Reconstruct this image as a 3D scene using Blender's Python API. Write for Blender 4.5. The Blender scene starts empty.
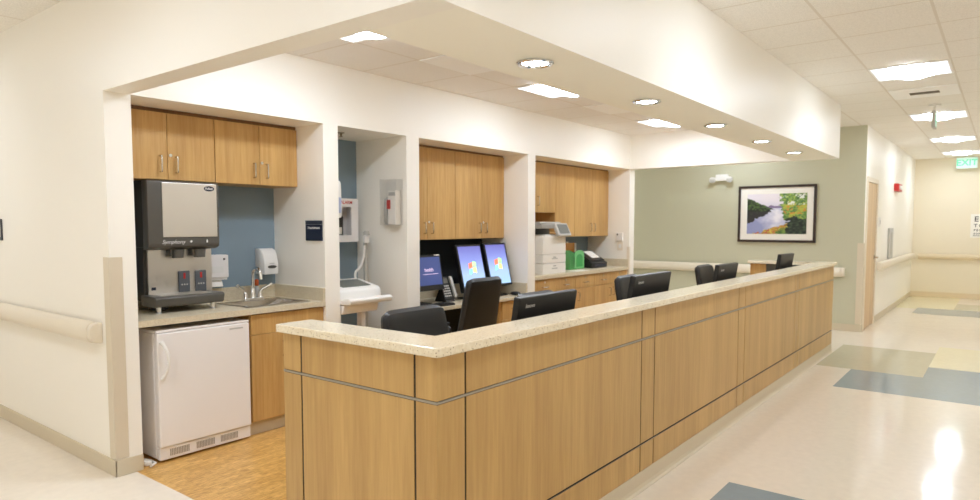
import bpy, bmesh, math, random
from mathutils import Vector, Matrix, Euler, noise
random.seed(7)
R = math.radians
scene = bpy.context.scene
COL = scene.collection

# ------------------------------------------------------------------ materials
def lin(c):
    out = []
    for v in c:
        v /= 255.0
        out.append(v / 12.92 if v <= 0.04045 else ((v + 0.055) / 1.055) ** 2.4)
    return (out[0], out[1], out[2], 1.0)

def base_mat(name):
    m = bpy.data.materials.new(name)
    m.use_nodes = True
    return m, m.node_tree, m.node_tree.nodes['Principled BSDF']

def mat(name, c, rough=0.5, metal=0.0, spec=0.5, mottled=0.0, mscale=40.0, coat=0.0, bump=0.0, bscale=200.0, emis=None, estr=0.0):
    m, nt, b = base_mat(name)
    b.inputs['Base Color'].default_value = lin(c)
    b.inputs['Roughness'].default_value = rough
    b.inputs['Metallic'].default_value = metal
    b.inputs['Specular IOR Level'].default_value = spec
    b.inputs['Coat Weight'].default_value = coat
    b.inputs['Coat Roughness'].default_value = 0.1
    if emis:
        b.inputs['Emission Color'].default_value = lin(emis)
        b.inputs['Emission Strength'].default_value = estr
    if mottled > 0 or bump > 0:
        g = nt.nodes.new('ShaderNodeNewGeometry')
    if mottled > 0:
        n = nt.nodes.new('ShaderNodeTexNoise'); n.inputs['Scale'].default_value = mscale
        n.inputs['Detail'].default_value = 5
        nt.links.new(g.outputs['Position'], n.inputs['Vector'])
        mx = nt.nodes.new('ShaderNodeMix'); mx.data_type = 'RGBA'
        mx.inputs[6].default_value = lin([max(0, v * (1 - mottled)) for v in c])
        mx.inputs[7].default_value = lin([min(255, v * (1 + mottled)) for v in c])
        nt.links.new(n.outputs['Fac'], mx.inputs[0])
        nt.links.new(mx.outputs[2], b.inputs['Base Color'])
    if bump > 0:
        n2 = nt.nodes.new('ShaderNodeTexNoise'); n2.inputs['Scale'].default_value = bscale
        nt.links.new(g.outputs['Position'], n2.inputs['Vector'])
        bp = nt.nodes.new('ShaderNodeBump'); bp.inputs['Strength'].default_value = bump
        bp.inputs['Distance'].default_value = 0.002
        nt.links.new(n2.outputs['Fac'], bp.inputs['Height'])
        nt.links.new(bp.outputs['Normal'], b.inputs['Normal'])
    return m

def ramp(nt, stops):
    r = nt.nodes.new('ShaderNodeValToRGB')
    e = r.color_ramp.elements
    e[0].position, e[0].color = stops[0][0], lin(stops[0][1])
    e[1].position, e[1].color = stops[-1][0], lin(stops[-1][1])
    for p, c in stops[1:-1]:
        x = e.new(p); x.color = lin(c)
    return r

def wood_mat(name, dark, mid, light, rough=0.38, scale=(55, 55, 3.0)):
    m, nt, b = base_mat(name)
    g = nt.nodes.new('ShaderNodeNewGeometry')
    oi = nt.nodes.new('ShaderNodeObjectInfo')
    mp = nt.nodes.new('ShaderNodeMapping'); mp.inputs['Scale'].default_value = scale
    off = nt.nodes.new('ShaderNodeVectorMath'); off.operation = 'SCALE'
    cmb = nt.nodes.new('ShaderNodeCombineXYZ')
    for i in range(3): nt.links.new(oi.outputs['Random'], cmb.inputs[i])
    off.inputs['Scale'].default_value = 17.0
    nt.links.new(cmb.outputs[0], off.inputs[0])
    nt.links.new(g.outputs['Position'], mp.inputs['Vector'])
    add = nt.nodes.new('ShaderNodeVectorMath'); add.operation = 'ADD'
    nt.links.new(mp.outputs[0], add.inputs[0]); nt.links.new(off.outputs[0], add.inputs[1])
    n = nt.nodes.new('ShaderNodeTexNoise'); n.inputs['Scale'].default_value = 1.0; n.inputs['Detail'].default_value = 6; n.inputs['Roughness'].default_value = 0.6
    nt.links.new(add.outputs[0], n.inputs['Vector'])
    r = ramp(nt, [(0.32, dark), (0.5, mid), (0.7, light)])
    nt.links.new(n.outputs['Fac'], r.inputs[0])
    # larger figure
    n2 = nt.nodes.new('ShaderNodeTexNoise'); n2.inputs['Scale'].default_value = 0.13; n2.inputs['Detail'].default_value = 3
    nt.links.new(add.outputs[0], n2.inputs['Vector'])
    mx = nt.nodes.new('ShaderNodeMix'); mx.data_type = 'RGBA'; mx.blend_type = 'MULTIPLY'
    r2 = ramp(nt, [(0.3, (225, 219, 212)), (0.7, (255, 255, 255))])
    nt.links.new(n2.outputs['Fac'], r2.inputs[0])
    mx.inputs[0].default_value = 0.8
    nt.links.new(r.outputs[0], mx.inputs[6]); nt.links.new(r2.outputs[0], mx.inputs[7])
    nt.links.new(mx.outputs[2], b.inputs['Base Color'])
    b.inputs['Roughness'].default_value = rough
    b.inputs['Specular IOR Level'].default_value = 0.4
    return m

def stone_mat(name, c, speck, pale, rough=0.25, scale=150, dens=0.22):
    m, nt, b = base_mat(name)
    g = nt.nodes.new('ShaderNodeNewGeometry')
    v = nt.nodes.new('ShaderNodeTexVoronoi'); v.inputs['Scale'].default_value = scale
    nt.links.new(g.outputs['Position'], v.inputs['Vector'])
    sep = nt.nodes.new('ShaderNodeSeparateColor'); nt.links.new(v.outputs['Color'], sep.inputs[0])
    near = nt.nodes.new('ShaderNodeMath'); near.operation = 'LESS_THAN'; near.inputs[1].default_value = 0.34
    nt.links.new(v.outputs['Distance'], near.inputs[0])
    few = nt.nodes.new('ShaderNodeMath'); few.operation = 'LESS_THAN'; few.inputs[1].default_value = dens
    nt.links.new(sep.outputs[0], few.inputs[0])
    both = nt.nodes.new('ShaderNodeMath'); both.operation = 'MULTIPLY'
    nt.links.new(near.outputs[0], both.inputs[0]); nt.links.new(few.outputs[0], both.inputs[1])
    n = nt.nodes.new('ShaderNodeTexNoise'); n.inputs['Scale'].default_value = 90; n.inputs['Detail'].default_value = 4
    nt.links.new(g.outputs['Position'], n.inputs['Vector'])
    r = ramp(nt, [(0.35, c), (0.65, pale)]); nt.links.new(n.outputs['Fac'], r.inputs[0])
    mx = nt.nodes.new('ShaderNodeMix'); mx.data_type = 'RGBA'
    nt.links.new(both.outputs[0], mx.inputs[0]); nt.links.new(r.outputs[0], mx.inputs[6]); mx.inputs[7].default_value = lin(speck)
    nt.links.new(mx.outputs[2], b.inputs['Base Color'])
    b.inputs['Roughness'].default_value = rough
    return m

def tile_ceiling_mat(name, c, line, x0, y0, p=0.6096, w=0.018):
    m, nt, b = base_mat(name)
    g = nt.nodes.new('ShaderNodeNewGeometry')
    s = nt.nodes.new('ShaderNodeSeparateXYZ'); nt.links.new(g.outputs['Position'], s.inputs[0])
    outs = []
    for i, o in ((0, x0), (1, y0)):
        a = nt.nodes.new('ShaderNodeMath'); a.operation = 'SUBTRACT'; a.inputs[1].default_value = o - p / 2
        nt.links.new(s.outputs[i], a.inputs[0])
        d = nt.nodes.new('ShaderNodeMath'); d.operation = 'DIVIDE'; d.inputs[1].default_value = p
        nt.links.new(a.outputs[0], d.inputs[0])
        f = nt.nodes.new('ShaderNodeMath'); f.operation = 'FRACT'; nt.links.new(d.outputs[0], f.inputs[0])
        h = nt.nodes.new('ShaderNodeMath'); h.operation = 'SUBTRACT'; h.inputs[1].default_value = 0.5
        nt.links.new(f.outputs[0], h.inputs[0])
        ab = nt.nodes.new('ShaderNodeMath'); ab.operation = 'ABSOLUTE'; nt.links.new(h.outputs[0], ab.inputs[0])
        l = nt.nodes.new('ShaderNodeMath'); l.operation = 'LESS_THAN'; l.inputs[1].default_value = w / p / 2
        nt.links.new(ab.outputs[0], l.inputs[0]); outs.append(l)
    mxx = nt.nodes.new('ShaderNodeMath'); mxx.operation = 'MAXIMUM'
    nt.links.new(outs[0].outputs[0], mxx.inputs[0]); nt.links.new(outs[1].outputs[0], mxx.inputs[1])
    n = nt.nodes.new('ShaderNodeTexNoise'); n.inputs['Scale'].default_value = 130; n.inputs['Detail'].default_value = 3
    nt.links.new(g.outputs['Position'], n.inputs['Vector'])
    r = ramp(nt, [(0.3, [v * 0.94 for v in c]), (0.6, c)])
    nt.links.new(n.outputs['Fac'], r.inputs[0])
    mx = nt.nodes.new('ShaderNodeMix'); mx.data_type = 'RGBA'
    nt.links.new(mxx.outputs[0], mx.inputs[0]); nt.links.new(r.outputs[0], mx.inputs[6]); mx.inputs[7].default_value = lin(line)
    nt.links.new(mx.outputs[2], b.inputs['Base Color'])
    b.inputs['Roughness'].default_value = 0.9
    return m

def block_floor_mat(name):
    m, nt, b = base_mat(name)
    g = nt.nodes.new('ShaderNodeNewGeometry')
    br = nt.nodes.new('ShaderNodeTexBrick')
    br.inputs['Scale'].default_value = 1.0
    br.inputs['Brick Width'].default_value = 0.16; br.inputs['Row Height'].default_value = 0.035
    br.inputs['Mortar Size'].default_value = 0.0006
    br.inputs['Color1'].default_value = lin((214, 166, 92)); br.inputs['Color2'].default_value = lin((234, 191, 116))
    br.inputs['Mortar'].default_value = lin((170, 120, 62))
    nt.links.new(g.outputs['Position'], br.inputs['Vector'])
    mp = nt.nodes.new('ShaderNodeMapping'); mp.inputs['Scale'].default_value = (14, 60, 1)
    nt.links.new(g.outputs['Position'], mp.inputs['Vector'])
    n = nt.nodes.new('ShaderNodeTexNoise'); n.inputs['Scale'].default_value = 1.5; n.inputs['Detail'].default_value = 5
    nt.links.new(mp.outputs[0], n.inputs['Vector'])
    r = ramp(nt, [(0.3, (205, 190, 170)), (0.65, (255, 255, 255))])
    nt.links.new(n.outputs['Fac'], r.inputs[0])
    mx = nt.nodes.new('ShaderNodeMix'); mx.data_type = 'RGBA'; mx.blend_type = 'MULTIPLY'; mx.inputs[0].default_value = 1
    nt.links.new(br.outputs['Color'], mx.inputs[6]); nt.links.new(r.outputs[0], mx.inputs[7])
    nt.links.new(mx.outputs[2], b.inputs['Base Color'])
    b.inputs['Roughness'].default_value = 0.3
    return m

def vinyl_mat(name, c):
    m = mat(name, c, rough=0.1, spec=0.5, mottled=0.03, mscale=18, coat=0.0)
    nt = m.node_tree; b = nt.nodes['Principled BSDF']
    g = nt.nodes.new('ShaderNodeNewGeometry')
    n = nt.nodes.new('ShaderNodeTexNoise'); n.inputs['Scale'].default_value = 3.5; n.inputs['Detail'].default_value = 2
    nt.links.new(g.outputs['Position'], n.inputs['Vector'])
    bp = nt.nodes.new('ShaderNodeBump'); bp.inputs['Strength'].default_value = 0.12; bp.inputs['Distance'].default_value = 0.01
    nt.links.new(n.outputs['Fac'], bp.inputs['Height']); nt.links.new(bp.outputs['Normal'], b.inputs['Normal'])
    return m

def glow(name, c, s):
    m, nt, b = base_mat(name)
    b.inputs['Base Color'].default_value = lin(c)
    b.inputs['Emission Color'].default_value = lin(c)
    b.inputs['Emission Strength'].default_value = s
    return m

def glass_mat(name, fac=0.1, tint=(254, 254, 254)):
    m, nt, b = base_mat(name)
    out = nt.nodes['Material Output']
    t = nt.nodes.new('ShaderNodeBsdfTransparent'); t.inputs[0].default_value = lin(tint)
    g = nt.nodes.new('ShaderNodeBsdfGlossy'); g.inputs['Roughness'].default_value = 0.05
    lw = nt.nodes.new('ShaderNodeLayerWeight'); lw.inputs[0].default_value = fac * 0.8
    mx = nt.nodes.new('ShaderNodeMixShader')
    nt.links.new(lw.outputs['Facing'], mx.inputs[0]); nt.links.new(t.outputs[0], mx.inputs[1]); nt.links.new(g.outputs[0], mx.inputs[2])
    nt.links.new(mx.outputs[0], out.inputs[0])
    return m

M = {}
M['wall'] = mat('cream_paint', (247, 243, 234), rough=0.42, spec=0.35, bump=0.03, bscale=300)
M['wall_far'] = mat('pale_yellow_paint', (236, 226, 204), rough=0.45, spec=0.3)
M['green'] = mat('sage_paint', (197, 195, 171), rough=0.5, spec=0.3)
M['blue'] = mat('slate_blue_paint', (134, 152, 164), rough=0.5, spec=0.3)
M['tack_and_shade'] = mat('tackboard_and_shade', (34, 40, 46), rough=0.8, mottled=0.1, mscale=200)  # board colour, also used to paint the shade under the desk
M['soffit'] = mat('soffit_paint', (250, 247, 236), rough=0.6, spec=0.3)
M['ceil'] = tile_ceiling_mat('acoustic_tile', (247, 243, 236), (228, 221, 210), 6.77, 1.03)
M['ceil_in'] = tile_ceiling_mat('acoustic_tile_station', (247, 243, 238), (230, 223, 213), 3.65, 3.517)
M['vinyl'] = vinyl_mat('beige_vinyl', (232, 222, 207))
M['vinyl_blue'] = vinyl_mat('blue_grey_vinyl', (136, 153, 162))
M['vinyl_olive'] = vinyl_mat('olive_vinyl', (196, 191, 166))
M['vinyl_yellow'] = vinyl_mat('pale_yellow_vinyl', (234, 225, 190))
M['block'] = block_floor_mat('bamboo_floor')
M['maple'] = wood_mat('maple_laminate', (195, 157, 98), (202, 165, 104), (209, 173, 112))
M['maple_h'] = wood_mat('maple_cabinet', (199, 156, 94), (208, 167, 105), (216, 177, 116), rough=0.35)
M['maple_gap_shade'] = wood_mat('maple_gap_shadow', (120, 82, 48), (130, 92, 54), (140, 100, 60))  # darkened maple for the painted shadow gap over the cabinets
M['black_core'] = mat('black_groove', (38, 32, 28), rough=0.7)
M['sink_steel'] = mat('sink_steel', (178, 172, 164), rough=0.22, metal=1.0)
M['alu'] = mat('brushed_aluminium', (176, 170, 158), rough=0.35, metal=0.9)
M['nickel'] = mat('satin_nickel', (205, 198, 186), rough=0.25, metal=1.0)
M['chrome'] = mat('chrome', (240, 240, 240), rough=0.1, metal=1.0)
M['steel'] = mat('stainless_steel', (232, 229, 224), rough=0.4, metal=1.0)
M['steel'].node_tree.nodes['Principled BSDF'].inputs['Anisotropic'].default_value = 0.6
M['stone'] = stone_mat('quartz_top', (231, 218, 190), (150, 124, 92), (241, 231, 208), rough=0.18)
M['lam_top'] = stone_mat('speckled_laminate', (208, 195, 168), (178, 162, 134), (218, 207, 182), rough=0.3, scale=220)
M['beige_base'] = mat('beige_rubber_base', (208, 196, 172), rough=0.45)
M['rail'] = mat('almond_vinyl_rail', (232, 222, 204), rough=0.35)
M['guard'] = mat('almond_corner_guard', (216, 204, 182), rough=0.4)
M['tan'] = mat('tan_band', (226, 209, 178), rough=0.45)
M['white'] = mat('white_enamel', (240, 236, 234), rough=0.3)
M['white_pl'] = mat('white_plastic', (236, 234, 230), rough=0.35)
M['grey_pl'] = mat('warm_grey_plastic', (86, 83, 77), rough=0.4)
M['dark_side'] = mat('dark_grey_side', (58, 54, 48), rough=0.4, metal=0.3)
M['button'] = mat('keypad_grey', (92, 96, 100), rough=0.4)
M['red'] = mat('red_plastic', (190, 40, 35), rough=0.4)
M['black'] = mat('black_plastic', (18, 18, 19), rough=0.35)
M['black_m'] = mat('matt_black_plastic', (25, 24, 23), rough=0.42)
M['leather'] = mat('charcoal_leather', (38, 37, 36), rough=0.42, spec=0.45, bump=0.12, bscale=260)
M['leather_b'] = mat('black_leather', (28, 26, 25), rough=0.45, spec=0.4, bump=0.12, bscale=260)
M['navy'] = mat('navy_sign', (26, 34, 56), rough=0.35)
M['navy2'] = mat('sign_header_grey', (62, 66, 74), rough=0.35)
M['ink'] = mat('white_lettering', (240, 240, 240), rough=0.5)
M['ink_dark'] = mat('black_lettering', (40, 40, 42), rough=0.6)
M['ink_red'] = mat('red_lettering', (205, 70, 62), rough=0.5)
M['ink_green'] = glow('green_lettering', (95, 200, 160), 0.2)
M['exit_face'] = glow('exit_face', (205, 240, 226), 0.08)
M['paper'] = mat('white_paper', (244, 240, 232), rough=0.7)
M['frame'] = mat('dark_brown_frame', (52, 38, 34), rough=0.35)
M['green_pl'] = mat('green_plastic', (64, 158, 84), rough=0.3)
M['green_pl2'] = mat('pale_green_plastic', (120, 196, 128), rough=0.3)
M['orange'] = mat('orange_card', (226, 160, 84), rough=0.6)
M['amber'] = mat('amber_plastic', (190, 88, 40), rough=0.2)
M['clear'] = glass_mat('clear_acrylic')
M['bluebag'] = mat('pale_blue_bag', (170, 180, 210), rough=0.3)
M['printer'] = mat('office_white', (236, 232, 224), rough=0.45)
M['printer_grey'] = mat('office_grey', (190, 188, 182), rough=0.45)
M['scan_grey'] = mat('scanner_grey', (168, 165, 158), rough=0.45)
M['screen_off'] = mat('grey_display', (112, 114, 108), rough=0.2)
M['vent_dark'] = mat('vent_slot', (120, 110, 96), rough=0.8)
M['grille_grey'] = mat('grille_grey', (176, 168, 158), rough=0.6)
M['vent'] = mat('vent_white', (253, 252, 250), rough=0.5)
M['doorwood'] = wood_mat('pale_birch_door', (214, 182, 140), (222, 192, 152), (229, 202, 164))
M['hinge'] = mat('hinge_metal', (150, 135, 110), rough=0.35, metal=0.9)
LENS = 13.0
def lens_mat(name, s): return glow(name, (232, 242, 255), s)
M['lens'] = lens_mat('lit_lens', LENS * .72)
M['lens_in'] = lens_mat('lit_lens_station', LENS * 1.0)
M['lens_side'] = lens_mat('lit_lens_side', LENS * 0.03)
M['down'] = lens_mat('downlight_lens', LENS * 1.1)
M['screen_navy'] = glow('navy_desktop', (58, 72, 124), 0.19)
M['screen_text'] = glow('screen_lettering', (225, 200, 225), 0.3)

def sky_screen(name):
    m, nt, b = base_mat(name)
    tc = nt.nodes.new('ShaderNodeTexCoord'); s = nt.nodes.new('ShaderNodeSeparateXYZ')
    nt.links.new(tc.outputs['Generated'], s.inputs[0])
    r = ramp(nt, [(0.0, (170, 210, 245)), (0.35, (172, 200, 245)), (0.7, (136, 148, 222)), (1.0, (106, 106, 186))])
    nt.links.new(s.outputs['Z'], r.inputs[0])
    nt.links.new(r.outputs[0], b.inputs['Emission Color']); b.inputs['Emission Strength'].default_value = 0.36
    b.inputs['Base Color'].default_value = (0.02, 0.02, 0.03, 1); b.inputs['Roughness'].default_value = 0.3
    return m
M['screen_sky'] = sky_screen('blue_desktop')
for k, c in (('r', (255, 120, 80)), ('g', (170, 235, 150)), ('b', (130, 215, 255)), ('y', (255, 238, 130))):
    M['logo_' + k] = glow('logo_' + k, c, 0.33)

# ------------------------------------------------------------------ mesh builder
class MB:
    def __init__(s): s.bm = bmesh.new(); s.mi = 0
    def _tag(s, faces):
        for f in faces: f.material_index = s.mi
    def box(s, x0, x1, y0, y1, z0, z1, bev=0.0, seg=2, mtx=None):
        r = bmesh.ops.create_cube(s.bm, size=1.0)
        vs = r['verts']
        for v in vs:
            v.co = Vector((x0 + (v.co.x + .5) * (x1 - x0), y0 + (v.co.y + .5) * (y1 - y0), z0 + (v.co.z + .5) * (z1 - z0)))
        s._finish(vs, bev, seg, mtx); return s
    def _finish(s, vs, bev, seg, mtx):
        faces = list({f for v in vs for f in v.link_faces}); s._tag(faces)
        allv = list(vs)
        if bev > 0:
            edges = list({e for v in vs for e in v.link_edges})
            r = bmesh.ops.bevel(s.bm, geom=edges, offset=bev, segments=seg, affect='EDGES', profile=0.5)
            s._tag(r['faces']); allv = list({v for f in r['faces'] for v in f.verts} | {v for v in vs if v.is_valid})
        if mtx is not None:
            for v in allv: v.co = mtx @ v.co
    def prism(s, pts, axis, a, b, bev=0.0, seg=2, mtx=None):
        """extrude polygon pts (u,v) along axis from a to b.  axis x:(y,z) y:(x,z) z:(x,y)"""
        def P(u, v, w):
            return {'x': (w, u, v), 'y': (u, w, v), 'z': (u, v, w)}[axis]
        lo = [s.bm.verts.new(P(u, v, a)) for u, v in pts]
        hi = [s.bm.verts.new(P(u, v, b)) for u, v in pts]
        n = len(pts)
        s.bm.faces.new(lo); s.bm.faces.new(hi[::-1])
        for i in range(n):
            s.bm.faces.new((lo[i], hi[i], hi[(i + 1) % n], lo[(i + 1) % n]))
        s._finish(lo + hi, bev, seg, mtx); return s
    def cyl(s, p0, p1, r0, r1=None, n=16, caps=True):
        r1 = r0 if r1 is None else r1
        p0, p1 = Vector(p0), Vector(p1); d = (p1 - p0).normalized()
        a = d.orthogonal().normalized(); b = d.cross(a)
        A = [s.bm.verts.new(p0 + (a * math.cos(2 * math.pi * i / n) + b * math.sin(2 * math.pi * i / n)) * r0) for i in range(n)]
        B = [s.bm.verts.new(p1 + (a * math.cos(2 * math.pi * i / n) + b * math.sin(2 * math.pi * i / n)) * r1) for i in range(n)]
        fs = [s.bm.faces.new((A[i], A[(i + 1) % n], B[(i + 1) % n], B[i])) for i in range(n)]
        if caps: fs += [s.bm.faces.new(A[::-1]), s.bm.faces.new(B)]
        s._tag(fs); return s
    def tube(s, pts, r, n=10, caps=True):
        pts = [Vector(p) for p in pts]
        rings = []; prev = None
        for i, p in enumerate(pts):
            d = (pts[min(i + 1, len(pts) - 1)] - pts[max(i - 1, 0)]).normalized()
            if prev is None: a = d.orthogonal().normalized()
            else:
                a = prev - d * prev.dot(d)
                a = a.normalized() if a.length > 1e-6 else d.orthogonal().normalized()
            prev = a; b = d.cross(a)
            rr = r[i] if isinstance(r, (list, tuple)) else r
            rings.append([s.bm.verts.new(p + (a * math.cos(2 * math.pi * k / n) + b * math.sin(2 * math.pi * k / n)) * rr) for k in range(n)])
        fs = []
        for A, B in zip(rings, rings[1:]):
            fs += [s.bm.faces.new((A[k], A[(k + 1) % n], B[(k + 1) % n], B[k])) for k in range(n)]
        if caps: fs += [s.bm.faces.new(rings[0][::-1]), s.bm.faces.new(rings[-1])]
        s._tag(fs); return s
    def lathe(s, prof, c=(0, 0, 0), n=24):
        rings = []
        for r, z in prof:
            rings.append([s.bm.verts.new((c[0] + r * math.cos(2 * math.pi * k / n), c[1] + r * math.sin(2 * math.pi * k / n), c[2] + z)) for k in range(n)])
        fs = []
        for A, B in zip(rings, rings[1:]):
            fs += [s.bm.faces.new((A[k], A[(k + 1) % n], B[(k + 1) % n], B[k])) for k in range(n)]
        fs += [s.bm.faces.new(rings[0][::-1]), s.bm.faces.new(rings[-1])]
        s._tag(fs); return s
    def quad(s, *ps):
        f = s.bm.faces.new([s.bm.verts.new(p) for p in ps]); s._tag([f]); return s
    def pillow(s, wb, wt, h, T, curve=0.0, sag=0.0, mtx=None, nu=14, nv=14, c=0.22, ex=8):
        """cushion in the XZ plane, z from 0 to h, thickness T along y"""
        G = {}
        for side in (1, -1):
            for i in range(nu + 1):
                for j in range(nv + 1):
                    u = -1 + 2 * i / nu; v = -1 + 2 * j / nv
                    u = math.copysign(abs(u) ** 0.75, u); v = math.copysign(abs(v) ** 0.75, v)
                    edge = i in (0, nu) or j in (0, nv)
                    if edge and side == -1: G[(side, i, j)] = G[(1, i, j)]; continue
                    xx = u * math.sqrt(max(0, 1 - c * v * v)) / math.sqrt(1 - c) if False else u * (1 - c * 0.35 * v ** 8 * abs(u) ** 4)
                    zz = v * (1 - c * 0.35 * u ** 8 * abs(v) ** 4)
                    w = wb + (wt - wb) * (zz + 1) / 2
                    t = T / 2 * (max(0, 1 - abs(u) ** ex) ** 0.5) * (max(0, 1 - abs(v) ** ex) ** 0.5)
                    y = side * t + curve * (u * u) + sag * (zz * zz)
                    co = Vector((xx * w / 2, y, (zz + 1) / 2 * h))
                    G[(side, i, j)] = s.bm.verts.new(mtx @ co if mtx is not None else co)
        fs = []
        for side in (1, -1):
            for i in range(nu):
                for j in range(nv):
                    q = [G[(side, i, j)], G[(side, i + 1, j)], G[(side, i + 1, j + 1)], G[(side, i, j + 1)]]
                    if side == 1: q = q[::-1]
                    fs.append(s.bm.faces.new(q))
        s._tag(fs); return s
    def build(s, name, m, parent=None, smooth=False, shift=True):
        if parent is not None and shift:
            o = parent
            while o is not None:
                for v in s.bm.verts: v.co -= o.location
                o = o.parent
        bmesh.ops.recalc_face_normals(s.bm, faces=s.bm.faces[:])
        me = bpy.data.meshes.new(name); s.bm.to_mesh(me); s.bm.free()
        for mm in (m if isinstance(m, (list, tuple)) else [m]): me.materials.append(mm)
        if smooth:
            for p in me.polygons: p.use_smooth = True
            try: me.set_sharp_from_angle(angle=R(40))
            except Exception: pass
        o = bpy.data.objects.new(name, me); COL.objects.link(o)
        if parent is not None: o.parent = parent
        return o

def tag(o, label, cat, group=None, kind=None):
    o['label'] = label; o['category'] = cat
    if group: o['group'] = group
    if kind: o['kind'] = kind
    return o
def thing(name, label, cat, loc=(0, 0, 0), group=None):
    o = bpy.data.objects.new(name, None); COL.objects.link(o); o.location = loc; o.empty_display_size = 0.1
    return tag(o, label, cat, group)
def struct(o): o['kind'] = 'structure'; return o
def copy_tree(o, parent=None):
    kids = list(o.children)
    c = o.copy(); COL.objects.link(c)
    if parent is not None: c.parent = parent
    for k in kids: copy_tree(k, c)
    return c
def bx(name, m, parent, *a, **k):
    return MB().box(*a, **k).build(name, m, parent)
def text(name, s, size, loc, facing, m, parent, align='CENTER', shear=0.0, ext=0.0004, bold=0.0):
    cu = bpy.data.curves.new(name, 'FONT'); cu.body = s; cu.size = size; cu.align_x = align; cu.align_y = 'CENTER'
    cu.extrude = ext; cu.shear = shear; cu.offset = bold; cu.resolution_u = 3
    t = bpy.data.objects.new('tmp', cu); COL.objects.link(t)
    dg = bpy.context.evaluated_depsgraph_get()
    me = bpy.data.meshes.new_from_object(t.evaluated_get(dg))
    bpy.data.objects.remove(t)
    rot = facing if isinstance(facing, Matrix) else Euler({'-y': (R(90), 0, 0), '-x': (R(90), 0, R(-90)), '+y': (R(90), 0, R(180)), 'up': (0, 0, 0)}[facing]).to_matrix().to_4x4()
    mt = Matrix.Translation(loc) @ rot
    o = parent
    while o is not None: mt = Matrix.Translation(-o.location) @ mt; o = o.parent
    me.transform(mt)
    me.materials.clear(); me.materials.append(m); me.name = name
    ob = bpy.data.objects.new(name, me); COL.objects.link(ob); ob.parent = parent
    return ob

# ------------------------------------------------------------------ key dimensions
XL, XLI = 1.69, 1.835           # left wall / left beam
YF, YFI = 1.56, 2.05            # front soffit
YC, YB = 4.127, 4.78            # alcove face, alcove back
ZS, ZI, ZC = 2.27, 2.73, 2.88   # soffit underside, station ceiling, corridor ceiling
XR0, XR1 = 8.46, 8.61           # right beam
XG = 10.50                      # green wall
XF = 16.6                       # far wall
YS, XW, YN = -0.95, -0.85, 8.2  # walls behind the camera

# ------------------------------------------------------------------ floor
def floor():
    xs = sorted({XW, 1.9, 3.02, 3.85, 6.78, 7.72, 8.33, 9.28, 9.8, 13.3, 14.1, 14.3, 15.4, XF + .1, XG, 8.62, 1.80})
    ys = sorted({YS, -0.4, 0.15, 0.59, 0.68, 1.22, 1.56, 1.58, YN, 2.505})
    def pick(x, y):
        if 1.80 < x < 8.62 and y > 1.58: return None
        if 3.02 < x < 3.85 and y < 1.22 and y > -0.4: return 1
        if 6.78 < x < 7.72 and -0.4 < y < 1.22: return 1
        if 7.72 <= x < 8.33 and -0.4 < y < 0.59: return 1
        if 7.72 <= x < 9.28 and 0.59 < y < 1.56: return 2
        if 8.33 < x < 9.8 and -0.4 < y < 0.59: return 3
        if 13.3 < x < 14.3 and -0.4 < y < 1.22: return 1
        if 14.3 < x < 15.4 and -0.4 < y < 0.68: return 2
        if 14.1 < x < XF and y > 0.68 and y < 1.56: return 3
        return 0
    b = MB(); V = {}
    for x in xs:
        for y in ys: V[(x, y)] = b.bm.verts.new((x, y, 0))
    for x0, x1 in zip(xs, xs[1:]):
        for y0, y1 in zip(ys, ys[1:]):
            k = pick((x0 + x1) / 2, (y0 + y1) / 2)
            if k is None: continue
            f = b.bm.faces.new((V[(x0, y0)], V[(x1, y0)], V[(x1, y1)], V[(x0, y1)])); f.material_index = k
    struct(b.build('floor', [M['vinyl'], M['vinyl_blue'], M['vinyl_olive'], M['vinyl_yellow']]))
    b = MB().box(1.80, 8.62, 1.58, 5.0, -0.05, 0.0)
    struct(b.build('floor_station', M['block']))
floor()

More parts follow.
